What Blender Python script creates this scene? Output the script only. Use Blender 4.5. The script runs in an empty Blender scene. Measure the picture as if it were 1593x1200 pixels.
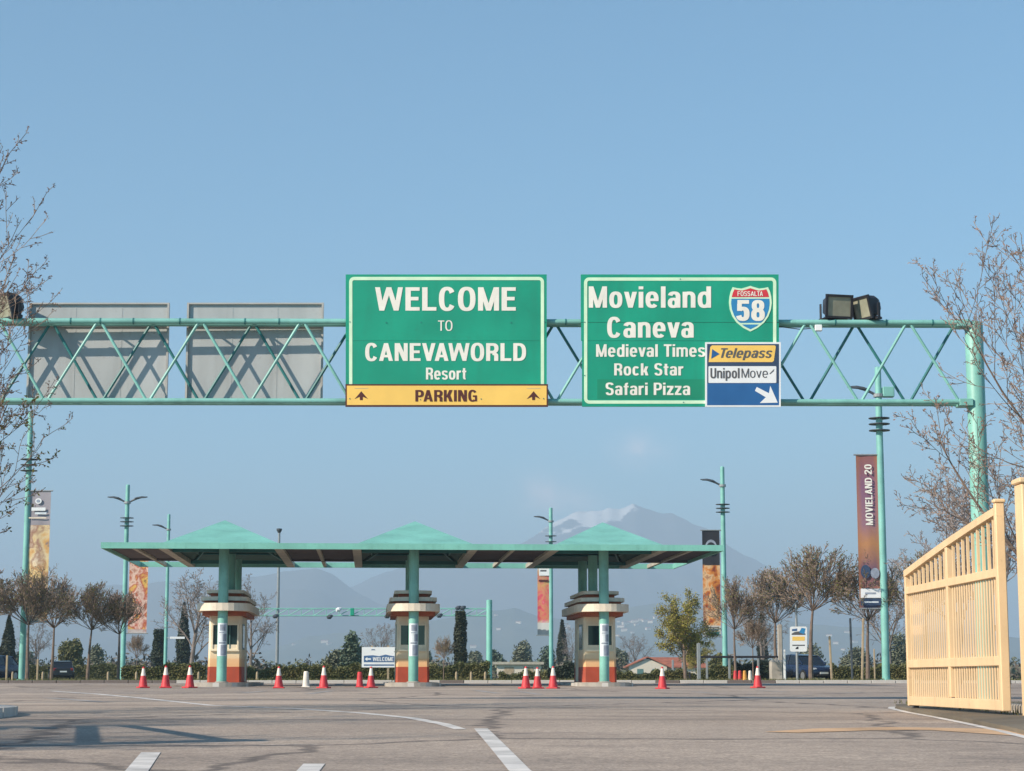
import bpy, math, random
import numpy as np
from mathutils import Vector, Matrix

# ------------------------------------------------------------------ camera, sky, sun, exposure
F = 3100.0                       # focal length in photograph pixels (1593 wide)
TH = math.atan(456.0 / F)        # upward pitch
CAMZ = 1.0
scene = bpy.context.scene
col = scene.collection
cd = bpy.data.cameras.new('camera')
cam = bpy.data.objects.new('camera', cd); col.objects.link(cam)
cam.location = (0, 0, CAMZ)
cam.rotation_euler = (math.radians(90) + TH, 0, 0)
cd.sensor_width = 36.0; cd.lens = F / 1593.0 * 36.0
cd.clip_start = 0.1; cd.clip_end = 60000
scene.camera = cam

SUN_EL, SUN_AZ = math.radians(31), math.radians(58)      # azimuth: to the left of straight behind the camera
TO_SUN = Vector((-math.sin(SUN_AZ) * math.cos(SUN_EL), -math.cos(SUN_AZ) * math.cos(SUN_EL), math.sin(SUN_EL)))
world = bpy.data.worlds.new('World'); scene.world = world
world.use_nodes = True
wn = world.node_tree; wn.nodes.clear()
w_out = wn.nodes.new('ShaderNodeOutputWorld')
w_bg = wn.nodes.new('ShaderNodeBackground'); w_bg.inputs['Strength'].default_value = 0.115
w_sky = wn.nodes.new('ShaderNodeTexSky'); w_sky.sky_type = 'NISHITA'; w_sky.sun_disc = False
w_sky.sun_elevation = SUN_EL; w_sky.sun_rotation = math.radians(180) + SUN_AZ
w_sky.air_density = 0.85; w_sky.dust_density = 0.1; w_sky.ozone_density = 2.4
# two faint, small clouds above the mountain
w_geo = wn.nodes.new('ShaderNodeTexCoord')
def wmath(op, a, b=None):
    n = wn.nodes.new('ShaderNodeMath'); n.operation = op
    for i, v in enumerate((a, b)):
        if v is None: continue
        if isinstance(v, (int, float)): n.inputs[i].default_value = v
        else: wn.links.new(v, n.inputs[i])
    if op == 'MULTIPLY_ADD': n.inputs[2].default_value = .3
    return n.outputs[0]
w_sep = wn.nodes.new('ShaderNodeSeparateXYZ'); wn.links.new(w_geo.outputs['Generated'], w_sep.inputs[0])
sx = wmath('DIVIDE', w_sep.outputs['X'], wmath('MAXIMUM', w_sep.outputs['Y'], 0.05))
sz = wmath('DIVIDE', w_sep.outputs['Z'], wmath('MAXIMUM', w_sep.outputs['Y'], 0.05))
w_comb = wn.nodes.new('ShaderNodeCombineXYZ'); wn.links.new(sx, w_comb.inputs[0]); wn.links.new(sz, w_comb.inputs[1])
w_no = wn.nodes.new('ShaderNodeTexNoise'); w_no.inputs['Scale'].default_value = 60; w_no.inputs['Detail'].default_value = 5
wn.links.new(w_comb.outputs[0], w_no.inputs['Vector'])
blobs = None
for bx_, bz_, rx_, rz_, amp in ((0.0655, 0.1135, 0.0125, 0.0075, 1.0), (0.0170, 0.0925, 0.015, 0.010, .75), (0.030, 0.086, 0.020, 0.007, .55)):
    dx = wmath('DIVIDE', wmath('SUBTRACT', sx, bx_), rx_); dz = wmath('DIVIDE', wmath('SUBTRACT', sz, bz_), rz_)
    r2 = wmath('ADD', wmath('MULTIPLY', dx, dx), wmath('MULTIPLY', dz, dz))
    e = wmath('MULTIPLY', wmath('POWER', 2.718, wmath('MULTIPLY', r2, -1.0)), amp)
    blobs = e if blobs is None else wmath('ADD', blobs, e)
nz = wn.nodes.new('ShaderNodeMapRange'); nz.inputs[1].default_value = .38; nz.inputs[2].default_value = .66
wn.links.new(w_no.outputs['Fac'], nz.inputs[0])
cl = wmath('MINIMUM', wmath('MULTIPLY', wmath('MULTIPLY', blobs, wmath('MULTIPLY_ADD', nz.outputs[0], .7)), 0.6), 1.0)
w_mix = wn.nodes.new('ShaderNodeMix'); w_mix.data_type = 'RGBA'
w_tint = wn.nodes.new('ShaderNodeMix'); w_tint.data_type = 'RGBA'; w_tint.blend_type = 'MULTIPLY'; w_tint.inputs[0].default_value = 1.0
wn.links.new(w_sky.outputs[0], w_tint.inputs[6]); w_tint.inputs[7].default_value = (.60, .99, 1.02, 1)
wn.links.new(cl, w_mix.inputs[0]); wn.links.new(w_tint.outputs[2], w_mix.inputs[6])
w_mix.inputs[7].default_value = (10.5, 8.8, 8.9, 1)
wn.links.new(w_mix.outputs[2], w_bg.inputs['Color']); wn.links.new(w_bg.outputs[0], w_out.inputs[0])

sd = bpy.data.lights.new('sun', 'SUN'); sun = bpy.data.objects.new('sun', sd); col.objects.link(sun)
sd.energy = 5.0; sd.angle = math.radians(0.55); sd.color = (1.0, 0.89, 0.73)
sun.rotation_euler = TO_SUN.to_track_quat('Z', 'Y').to_euler()
scene.view_settings.view_transform = 'Standard'; scene.view_settings.look = 'None'
scene.view_settings.exposure = 0.5; scene.view_settings.gamma = 1.0
scene.render.engine = 'CYCLES'
scene.cycles.max_bounces = 6; scene.cycles.volume_bounces = 1; scene.cycles.use_denoising = True

rnd = random.Random(7)
def W(px, py, D):
    """a photograph pixel at the distance D (metres along +Y) as a world point"""
    u = (px - 796.5) / F; v = (600.0 - py) / F
    k = D / (math.cos(TH) - v * math.sin(TH))
    return Vector((u * k, D, CAMZ + (math.sin(TH) + v * math.cos(TH)) * k))

# ground height along the road (it climbs gently away from the viewer)
_gy = [-60, -20, 0, 13, 26, 31, 45, 65, 75, 100, 140, 400]
_gz = [-.35, -.05, .14, .35, .465, .50, .60, .74, .79, .84, .86, .86]
def _tang():
    d = [(_gz[i+1]-_gz[i])/(_gy[i+1]-_gy[i]) for i in range(len(_gy)-1)]
    m = [d[0]] + [0 if d[i-1]*d[i] <= 0 else 2*d[i-1]*d[i]/(d[i-1]+d[i]) for i in range(1, len(d))] + [d[-1]]
    return m
_gm = _tang()
def gz(y):
    if y <= _gy[0]: return _gz[0]
    if y >= _gy[-1]: return _gz[-1]
    for i in range(len(_gy)-1):
        if y <= _gy[i+1]:
            h = _gy[i+1]-_gy[i]; t = (y-_gy[i])/h
            return ((2*t**3-3*t*t+1)*_gz[i] + (t**3-2*t*t+t)*h*_gm[i] + (-2*t**3+3*t*t)*_gz[i+1] + (t**3-t*t)*h*_gm[i+1])
def X(px, D, py=1056):
    return W(px, py, D).x
def G(px, py):
    """where the pixel's ray meets the road"""
    lo, hi = 8.0, 140.0
    for _ in range(50):
        m = (lo+hi)/2
        if W(px, py, m).z > gz(m): lo = m
        else: hi = m
    return Vector((X(px, lo, py), lo, gz(lo)))

# ------------------------------------------------------------------ materials
MATS = {}
def lin(r, g, b):
    f = lambda c: (c/255)/12.92 if c/255 <= .04045 else ((c/255+.055)/1.055)**2.4
    return (f(r), f(g), f(b))
def mat(name, rgb, rough=.6, amt=.12, scale=3.0, bump=0.0, bscale=40.0, metal=0.0, rgb2=None, spec=None, detail=6, stretch=None, trans=0.0, dirt=0.0, dirt_rgb=(.12, .09, .06)):
    m = bpy.data.materials.new(name); m.use_nodes = True
    nt = m.node_tree; b = nt.nodes['Principled BSDF']
    tc = nt.nodes.new('ShaderNodeTexCoord')
    vec = tc.outputs['Object']
    if stretch:
        mp = nt.nodes.new('ShaderNodeMapping'); mp.inputs['Scale'].default_value = stretch
        nt.links.new(vec, mp.inputs[0]); vec = mp.outputs[0]
    n = nt.nodes.new('ShaderNodeTexNoise'); n.inputs['Scale'].default_value = scale; n.inputs['Detail'].default_value = detail
    nt.links.new(vec, n.inputs['Vector'])
    mr = nt.nodes.new('ShaderNodeMapRange'); mr.inputs[1].default_value = .3; mr.inputs[2].default_value = .7
    nt.links.new(n.outputs['Fac'], mr.inputs[0])
    mx = nt.nodes.new('ShaderNodeMix'); mx.data_type = 'RGBA'
    c2 = rgb2 or tuple(min(1, c*(1+amt)) for c in rgb); c1 = rgb if rgb2 else tuple(c*(1-amt) for c in rgb)
    mx.inputs[6].default_value = (*c1, 1); mx.inputs[7].default_value = (*c2, 1)
    nt.links.new(mr.outputs[0], mx.inputs[0]); colour = mx.outputs[2]
    if dirt:        # rain streaks, grime and worn patches
        for sc_, st_, lo_, hi_, k_ in ((5.0, (1, 1, .12), .52, .78, dirt), (14.0, (1, 1, 1), .62, .72, dirt*.8)):
            mp2 = nt.nodes.new('ShaderNodeMapping'); mp2.inputs['Scale'].default_value = st_; nt.links.new(tc.outputs['Object'], mp2.inputs[0])
            nd = nt.nodes.new('ShaderNodeTexNoise'); nd.inputs['Scale'].default_value = sc_; nd.inputs['Detail'].default_value = 7; nt.links.new(mp2.outputs[0], nd.inputs['Vector'])
            rd = nt.nodes.new('ShaderNodeMapRange'); rd.inputs[1].default_value = lo_; rd.inputs[2].default_value = hi_; rd.inputs[4].default_value = k_; nt.links.new(nd.outputs['Fac'], rd.inputs[0])
            md = nt.nodes.new('ShaderNodeMix'); md.data_type = 'RGBA'; nt.links.new(rd.outputs[0], md.inputs[0]); nt.links.new(colour, md.inputs[6]); md.inputs[7].default_value = (*dirt_rgb, 1); colour = md.outputs[2]
    nt.links.new(colour, b.inputs['Base Color'])
    b.inputs['Roughness'].default_value = rough; b.inputs['Metallic'].default_value = metal
    if spec is not None: b.inputs['Specular IOR Level'].default_value = spec
    if bump:
        n2 = nt.nodes.new('ShaderNodeTexNoise'); n2.inputs['Scale'].default_value = bscale; n2.inputs['Detail'].default_value = 4
        nt.links.new(vec, n2.inputs['Vector'])
        bp = nt.nodes.new('ShaderNodeBump'); bp.inputs['Strength'].default_value = bump; bp.inputs['Distance'].default_value = .02
        nt.links.new(n2.outputs['Fac'], bp.inputs['Height']); nt.links.new(bp.outputs[0], b.inputs['Normal'])
    if trans:
        tr = nt.nodes.new('ShaderNodeBsdfTranslucent'); nt.links.new(mx.outputs[2], tr.inputs['Color'])
        ms = nt.nodes.new('ShaderNodeMixShader'); ms.inputs[0].default_value = trans
        out = nt.nodes['Material Output']
        nt.links.new(b.outputs[0], ms.inputs[1]); nt.links.new(tr.outputs[0], ms.inputs[2]); nt.links.new(ms.outputs[0], out.inputs['Surface'])
    MATS[name] = m
    return m
mat('teal', (.205, .465, .415), .5, .18, 1.2, .05, dirt=.35, dirt_rgb=(.07, .20, .18))
mat('teal_column', (.20, .45, .385), .5, .2, 1.6, .08, 12, dirt=.45, dirt_rgb=(.09, .22, .19))
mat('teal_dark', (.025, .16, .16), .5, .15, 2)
mat('roof_teal', (.20, .49, .41), .55, .15, .8, .05, 6, dirt=.3, dirt_rgb=(.08, .22, .18))
mat('underside_shade', (.02, .085, .07), .7, .2, 2.0)  # shade beneath the pyramid roofs, put into the colour
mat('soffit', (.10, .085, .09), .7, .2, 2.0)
mat('beam_paint', (.42, .38, .31), .6, .2, 2.0)
mat('sign_green', (.006, .30, .185), .45, .16, .9, dirt=.22, dirt_rgb=(.02, .16, .10))
mat('sign_patch', (.008, .235, .13), .45, .1, 1.5)
mat('sign_line', (.62, .82, .58), .5, .08, 3)
mat('sign_white', (.82, .77, .69), .5, .06, 4, dirt=.15, dirt_rgb=(.5, .46, .4))
mat('sign_yellow', (.88, .55, .125), .5, .07, 1.5)
mat('sign_brown', (.09, .018, .012), .5, .1, 3)
mat('sign_navy', (.035, .06, .12), .45, .12, 2)
mat('sign_blue', (.02, .11, .30), .45, .12, 2)
mat('sign_grey_text', (.10, .095, .10), .5, .1, 3)
mat('shield_red', (.62, .035, .05), .45, .1, 3)
mat('shield_blue', (.03, .22, .46), .45, .1, 3)
mat('plate_grey', (.395, .405, .41), .5, .12, 1.6, .04, 20, stretch=(1, 1, .25), dirt=.25, dirt_rgb=(.2, .19, .18))
mat('plate_edge', (.40, .38, .36), .5, .12, 2)
mat('gate_yellow', (.76, .53, .305), .5, .10, 1.3, .05, 30, dirt=.30, dirt_rgb=(.40, .25, .13))
mat('black_metal', (.022, .019, .024), .45, .25, 4)
mat('lamp_glass', (.30, .29, .22), .12, .15, 5)
mat('lamp_arm', (.06, .07, .085), .5, .2, 3)
mat('steel', (.30, .31, .32), .45, .12, 3, metal=.3)
mat('cream', (.80, .69, .52), .7, .1, 1.6, .08, 25, dirt=.2, dirt_rgb=(.36, .3, .22))
mat('tier_cream', (.76, .65, .52), .7, .12, 2.2, .06, 25, dirt=.3, dirt_rgb=(.34, .27, .21))
mat('tier_red', (.33, .075, .03), .7, .15, 2)
mat('booth_red', (.40, .060, .026), .7, .16, 1.8, .06, 25, dirt=.3, dirt_rgb=(.2, .06, .04))
mat('window_glass', (.012, .03, .035), .06, .2, 2)
mat('window_frame', (.10, .20, .19), .5, .1, 3)
mat('concrete', (.36, .32, .28), .85, .22, 2.5, .2, 30)
mat('kerb_white', (.50, .47, .44), .8, .2, 1.5, .15, 30)
mat('kerb_dark', (.16, .13, .12), .85, .3, 1.5, .15, 30)
mat('cone_red', (.62, .040, .05), .55, .2, 4, dirt=.3, dirt_rgb=(.25, .06, .05))
mat('cone_white', (.76, .68, .60), .55, .12, 5, dirt=.3, dirt_rgb=(.4, .33, .28))
mat('paint_white', (.60, .56, .53), .75, .3, 2.2, .1, 60)
mat('paint_faded', (.32, .285, .265), .8, .3, 1.2, .1, 60)
mat('paint_orange', (.56, .35, .20), .8, .22, 1.2, .1, 60)
mat('bark', (.17, .12, .095), .9, .3, 4, .3, 30)
mat('bark_grey', (.19, .155, .14), .9, .3, 4, .3, 30)
mat('twig', (.25, .18, .14), .85, .3, 2)
mat('twig_grey', (.25, .205, .19), .85, .25, 2)
mat('bud', (.24, .15, .12), .8, .3, 2)
mat('young_leaf', (.15, .15, .035), .7, .35, 1.5, trans=.3)
mat('leaf_yellow', (.33, .285, .06), .7, .35, 1.2, trans=.3)
mat('leaf_hedge', (.085, .10, .030), .7, .45, 1.5, rgb2=(.19, .165, .06), trans=.2)
mat('leaf_dark', (.030, .044, .024), .7, .4, 1.2)
mat('leaf_olive', (.15, .155, .095), .7, .3, .8)
mat('leaf_cypress', (.038, .045, .024), .7, .4, 1.2)
mat('leaf_conifer', (.085, .12, .075), .7, .35, .8)
mat('scrub_brown', (.13, .105, .08), .85, .3, .8)
mat('earth', (.15, .12, .085), .95, .3, .6, .3, 6)
mat('grass_ground', (.12, .125, .055), .95, .35, .35, .3, 6)
mat('far_field', (.10, .115, .055), .95, .3, .02)
mat('wood_post', (.38, .29, .19), .8, .2, 3)
mat('house_wall', (.68, .60, .50), .8, .1, .5)
mat('roof_tile', (.36, .115, .065), .8, .25, 1.2)
mat('car_blue', (.012, .022, .055), .18, .1, 2)
mat('car_black', (.014, .015, .022), .18, .1, 2)
mat('car_glass', (.01, .013, .018), .04, .1, 2)
mat('tyre', (.012, .012, .012), .8, .1, 6)
mat('rim', (.35, .35, .36), .35, .1, 6, metal=.6)
mat('car_lamp', (.65, .65, .66), .15, .05, 4)
mat('tail_lamp', (.25, .015, .012), .2, .1, 4)
mat('number_plate', (.7, .7, .68), .5, .05, 4)
mat('board_white', (.78, .78, .79), .5, .05, 2)
mat('board_blue', (.06, .13, .27), .5, .15, 2)
mat('poster_grey', (.28, .31, .38), .5, .25, 6)
mat('poster_white', (.66, .70, .74), .5, .12, 5)
mat('far_truss', (.22, .52, .44), .5, .1, 1)

def asphalt():
    m = bpy.data.materials.new('asphalt'); m.use_nodes = True; nt = m.node_tree; b = nt.nodes['Principled BSDF']
    tc = nt.nodes.new('ShaderNodeTexCoord')
    def noise(scale, stretch, detail=6):
        mp = nt.nodes.new('ShaderNodeMapping'); mp.inputs['Scale'].default_value = stretch
        nt.links.new(tc.outputs['Object'], mp.inputs[0])
        n = nt.nodes.new('ShaderNodeTexNoise'); n.inputs['Scale'].default_value = scale; n.inputs['Detail'].default_value = detail
        nt.links.new(mp.outputs[0], n.inputs['Vector']); return n.outputs['Fac']
    def ramp(src, stops):
        r = nt.nodes.new('ShaderNodeValToRGB'); nt.links.new(src, r.inputs[0])
        el = r.color_ramp.elements
        while len(el) < len(stops): el.new(.5)
        for e, (p, c) in zip(el, stops): e.position = p; e.color = (*c, 1)
        return r.outputs[0]
    def mul(a, c):
        x = nt.nodes.new('ShaderNodeMix'); x.data_type = 'RGBA'; x.blend_type = 'MULTIPLY'; x.inputs[0].default_value = 1
        nt.links.new(a, x.inputs[6]); nt.links.new(c, x.inputs[7]); return x.outputs[2]
    base = ramp(noise(.35, (1, 1, 1)), [(.3, (.345, .272, .222)), (.7, (.445, .352, .285))])
    grain = ramp(noise(38, (1, 1, 1), 4), [(.25, (.50, .50, .50)), (.5, (1, 1, 1)), (.75, (1.5, 1.48, 1.45))])
    grain2 = ramp(noise(9, (1, 1, 1), 5), [(.3, (.80, .80, .81)), (.7, (1.16, 1.16, 1.15))])
    # worn wheel tracks along the carriageway that crosses in front of the booths, and oily blotches
    tracks = ramp(noise(.55, (.06, 1.0, 1), 7), [(.30, (.70, .70, .72)), (.44, (.92, .92, .92)), (.56, (1, 1, 1))])
    blot = ramp(noise(1.3, (.35, .8, 1), 5), [(.28, (.70, .70, .72)), (.45, (1, 1, 1))])
    c = mul(mul(mul(mul(base, grain), grain2), tracks), blot)
    def voro(scale, feature, stretch, jit):
        mp = nt.nodes.new('ShaderNodeMapping'); mp.inputs['Scale'].default_value = stretch
        nz_ = nt.nodes.new('ShaderNodeTexNoise'); nz_.inputs['Scale'].default_value = jit[0]; nz_.inputs['Detail'].default_value = 5
        nt.links.new(tc.outputs['Object'], nz_.inputs['Vector'])
        ad = nt.nodes.new('ShaderNodeVectorMath'); ad.operation = 'MULTIPLY_ADD'; ad.inputs[1].default_value = (jit[1],)*3
        nt.links.new(nz_.outputs['Color'], ad.inputs[0]); nt.links.new(tc.outputs['Object'], ad.inputs[2]); nt.links.new(ad.outputs[0], mp.inputs[0])
        v = nt.nodes.new('ShaderNodeTexVoronoi'); v.feature = feature; v.inputs['Scale'].default_value = scale; nt.links.new(mp.outputs[0], v.inputs['Vector']); return v
    v = voro(.16, 'DISTANCE_TO_EDGE', (1, .55, 1), (1.2, .9)); c = mul(c, ramp(v.outputs['Distance'], [(0, (.42, .42, .44)), (.010, (.62, .62, .63)), (.016, (1, 1, 1))]))     # sealed cracks
    v = voro(.11, 'F1', (1, .45, 1), (.5, .6)); s1_ = nt.nodes.new('ShaderNodeSeparateColor'); nt.links.new(v.outputs['Color'], s1_.inputs[0])
    c = mul(c, ramp(s1_.outputs[0], [(0, (.80, .81, .83)), (.5, (.97, .97, .97)), (1, (1.08, 1.07, 1.05))]))                                                          # resurfaced patches
    nt.links.new(c, b.inputs['Base Color']); b.inputs['Roughness'].default_value = .88
    n2 = nt.nodes.new('ShaderNodeTexNoise'); n2.inputs['Scale'].default_value = 90; n2.inputs['Detail'].default_value = 3
    nt.links.new(tc.outputs['Object'], n2.inputs['Vector'])
    bp = nt.nodes.new('ShaderNodeBump'); bp.inputs['Strength'].default_value = .35; bp.inputs['Distance'].default_value = .01
    nt.links.new(n2.outputs['Fac'], bp.inputs['Height']); nt.links.new(bp.outputs[0], b.inputs['Normal'])
    MATS['asphalt'] = m
asphalt()

def ramp_mat(name, axis, lo, hi, stops, noise=0.0, nscale=3.0, const=False, rough=.6, vor=None):
    """colour bands along one object axis (printed cloth, painted bands, snow line), optionally broken up by blotches"""
    m = bpy.data.materials.new(name); m.use_nodes = True; nt = m.node_tree; b = nt.nodes['Principled BSDF']
    tc = nt.nodes.new('ShaderNodeTexCoord'); sp = nt.nodes.new('ShaderNodeSeparateXYZ'); nt.links.new(tc.outputs['Object'], sp.inputs[0])
    mr = nt.nodes.new('ShaderNodeMapRange'); mr.inputs[1].default_value = lo; mr.inputs[2].default_value = hi
    nt.links.new(sp.outputs[axis], mr.inputs[0])
    src = mr.outputs[0]
    if noise:
        n = nt.nodes.new('ShaderNodeTexNoise'); n.inputs['Scale'].default_value = nscale; n.inputs['Detail'].default_value = 5
        nt.links.new(tc.outputs['Object'], n.inputs['Vector'])
        a = nt.nodes.new('ShaderNodeMath'); a.operation = 'MULTIPLY_ADD'; a.inputs[1].default_value = noise
        s = nt.nodes.new('ShaderNodeMath'); s.operation = 'SUBTRACT'; s.inputs[1].default_value = .5
        nt.links.new(n.outputs['Fac'], s.inputs[0]); nt.links.new(s.outputs[0], a.inputs[0]); nt.links.new(src, a.inputs[2]); src = a.outputs[0]
    r = nt.nodes.new('ShaderNodeValToRGB'); nt.links.new(src, r.inputs[0])
    if const: r.color_ramp.interpolation = 'CONSTANT'
    el = r.color_ramp.elements
    while len(el) < len(stops): el.new(.5)
    for e, (p, c) in zip(el, stops): e.position = p; e.color = (*c, 1)
    out = r.outputs[0]
    if vor:
        sc_, pal, fac, z0, z1 = vor
        nn = nt.nodes.new('ShaderNodeTexNoise'); nn.inputs['Scale'].default_value = sc_*.62; nn.inputs['Detail'].default_value = 4; nn.inputs['Distortion'].default_value = .3
        nt.links.new(tc.outputs['Object'], nn.inputs['Vector'])
        s2 = nt.nodes.new('ShaderNodeMapRange'); s2.inputs[1].default_value = .28; s2.inputs[2].default_value = .72; nt.links.new(nn.outputs['Fac'], s2.inputs[0])
        r2 = nt.nodes.new('ShaderNodeValToRGB'); nt.links.new(s2.outputs[0], r2.inputs[0])
        el = r2.color_ramp.elements
        while len(el) < len(pal): el.new(.5)
        for i, (e, c) in enumerate(zip(el, pal)): e.position = i/(len(pal)-1); e.color = (*c, 1)
        g0 = nt.nodes.new('ShaderNodeMath'); g0.operation = 'GREATER_THAN'; g0.inputs[1].default_value = z0; nt.links.new(mr.outputs[0], g0.inputs[0])
        g1 = nt.nodes.new('ShaderNodeMath'); g1.operation = 'LESS_THAN'; g1.inputs[1].default_value = z1; nt.links.new(mr.outputs[0], g1.inputs[0])
        gm = nt.nodes.new('ShaderNodeMath'); gm.operation = 'MULTIPLY'; nt.links.new(g0.outputs[0], gm.inputs[0]); nt.links.new(g1.outputs[0], gm.inputs[1])
        gf = nt.nodes.new('ShaderNodeMath'); gf.operation = 'MULTIPLY'; gf.inputs[1].default_value = fac; nt.links.new(gm.outputs[0], gf.inputs[0])
        mx = nt.nodes.new('ShaderNodeMix'); mx.data_type = 'RGBA'; nt.links.new(gf.outputs[0], mx.inputs[0])
        nt.links.new(out, mx.inputs[6]); nt.links.new(r2.outputs[0], mx.inputs[7]); out = mx.outputs[2]
    nt.links.new(out, b.inputs['Base Color']); b.inputs['Roughness'].default_value = rough
    MATS[name] = m
    return m

# ------------------------------------------------------------------ mesh helpers
class MB:
    def __init__(self): self.v = []; self.f = []
    def add(self, vs, fs):
        o = len(self.v); self.v += [tuple(p) for p in vs]; self.f += [tuple(i+o for i in f) for f in fs]; return self
    def box(self, x0, x1, y0, y1, z0, z1):
        return self.add([(x0,y0,z0),(x1,y0,z0),(x1,y1,z0),(x0,y1,z0),(x0,y0,z1),(x1,y0,z1),(x1,y1,z1),(x0,y1,z1)],
                        [(0,3,2,1),(4,5,6,7),(0,1,5,4),(1,2,6,5),(2,3,7,6),(3,0,4,7)])
    def bbox(self, x0, x1, y0, y1, z0, z1, b=.01):
        """box with bevelled edges"""
        vs = []
        for (z, i) in ((z0, b), (z0+b, 0), (z1-b, 0), (z1, b)):
            c = b if i == 0 else b
            xs = (x0+i, x1-i); ys = (y0+i, y1-i)
            vs += [(xs[0]+c,ys[0],z),(xs[1]-c,ys[0],z),(xs[1],ys[0]+c,z),(xs[1],ys[1]-c,z),(xs[1]-c,ys[1],z),(xs[0]+c,ys[1],z),(xs[0],ys[1]-c,z),(xs[0],ys[0]+c,z)]
        fs = [tuple(range(7, -1, -1)), tuple(range(24, 32))]
        for k in range(3):
            for j in range(8):
                a = k*8+j; bb = k*8+(j+1) % 8; fs.append((a, bb, bb+8, a+8))
        return self.add(vs, fs)
    def tube(self, pts, rad, n=8, caps=True):
        pts = [Vector(p) for p in pts]
        if isinstance(rad, (int, float)): rad = [rad]*len(pts)
        t0 = (pts[1]-pts[0]).normalized()
        up = Vector((0, 0, 1)) if abs(t0.z) < .9 else Vector((1, 0, 0))
        a = t0.cross(up).normalized()
        vs = []
        for i, p in enumerate(pts):
            t = (pts[min(i+1, len(pts)-1)] - pts[max(i-1, 0)]).normalized()
            a = (a - t*a.dot(t)).normalized(); b = t.cross(a)
            for j in range(n):
                th = 2*math.pi*j/n
                vs.append(p + (a*math.cos(th) + b*math.sin(th))*rad[i])
        fs = []
        for i in range(len(pts)-1):
            for j in range(n):
                q = i*n+j; r = i*n+(j+1) % n; fs.append((q, r, r+n, q+n))
        if caps: fs += [tuple(range(n-1, -1, -1)), tuple(range((len(pts)-1)*n, len(pts)*n))]
        return self.add(vs, fs)
    def prism(self, poly, z0, z1, top=1.0, cx=0, cy=0):
        n = len(poly)
        vs = [(x, y, z0) for x, y in poly] + [(cx+(x-cx)*top, cy+(y-cy)*top, z1) for x, y in poly]
        return self.add(vs, [tuple(range(n-1, -1, -1)), tuple(range(n, 2*n))] + [(j, (j+1) % n, n+(j+1) % n, n+j) for j in range(n)])
    def lathe(self, prof, n=16, c=(0, 0, 0)):
        vs = []; fs = []
        for r, z in prof:
            for j in range(n):
                th = 2*math.pi*j/n; vs.append((c[0]+r*math.cos(th), c[1]+r*math.sin(th), c[2]+z))
        m = len(prof)
        for i in range(m-1):
            for j in range(n):
                q = i*n+j; r = i*n+(j+1) % n; fs.append((q, r, r+n, q+n))
        fs += [tuple(range(n-1, -1, -1)), tuple(range((m-1)*n, m*n))]
        return self.add(vs, fs)
    def slab_xz(self, poly, y0, y1):
        """polygon in the x,z plane (counter-clockwise seen from -y) with thickness from y0 (front) to y1"""
        n = len(poly)
        vs = [(x, y0, z) for x, z in poly] + [(x, y1, z) for x, z in poly]
        return self.add(vs, [tuple(range(n)), tuple(range(2*n-1, n-1, -1))] + [((j+1) % n, j, n+j, n+(j+1) % n) for j in range(n)])
    def ring_xz(self, outer, inner, y0, y1):
        n = len(outer)
        vs = [(x, y0, z) for x, z in outer] + [(x, y0, z) for x, z in inner] + [(x, y1, z) for x, z in outer] + [(x, y1, z) for x, z in inner]
        fs = []
        for j in range(n):
            k = (j+1) % n
            fs += [(j, k, n+k, n+j), (k, j, 2*n+j, 2*n+k), (n+j, n+k, 3*n+k, 3*n+j)]
        return self.add(vs, fs)
    def build(self, name, m, parent=None, smooth=False, world=True):
        me = bpy.data.meshes.new(name)
        off = Vector((0, 0, 0))
        if parent is not None and world: off = Vector(parent.location)
        me.from_pydata([(p[0]-off.x, p[1]-off.y, p[2]-off.z) for p in self.v], [], self.f)
        if smooth:
            me.polygons.foreach_set('use_smooth', [True]*len(me.polygons))
            if len(me.polygons) < 20000: me.set_sharp_from_angle(angle=.75)
        me.materials.append(MATS[m] if isinstance(m, str) else m)
        o = bpy.data.objects.new(name, me); col.objects.link(o)
        if parent is not None: o.parent = parent
        me.update()
        return o
def tag(o, label=None, cat=None, group=None, kind=None):
    if label: o['label'] = label
    if cat: o['category'] = cat
    if group: o['group'] = group
    if kind: o['kind'] = kind
    return o
def empty(name, loc, rz=0.0, label=None, cat=None, group=None, kind=None):
    o = bpy.data.objects.new(name, None); col.objects.link(o); o.location = loc; o.rotation_euler = (0, 0, rz)
    o.empty_display_size = .2
    return tag(o, label, cat, group, kind)
def dup(root, loc, rz=0.0, scale=None, label=None, group=None):
    r = root.copy(); col.objects.link(r); r.location = loc; r.rotation_euler = (0, 0, rz)
    if scale is not None: r.scale = scale if hasattr(scale, '__len__') else (scale,)*3
    if label: r['label'] = label
    if group: r['group'] = group
    for ch in list(root.children):
        c = ch.copy(); col.objects.link(c); c.parent = r
        for g in list(ch.children):
            d = g.copy(); col.objects.link(d); d.parent = c
    return r
def share(me, name, parent, loc=(0, 0, 0)):
    o = bpy.data.objects.new(name, me); col.objects.link(o); o.parent = parent; o.location = loc; return o

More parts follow.
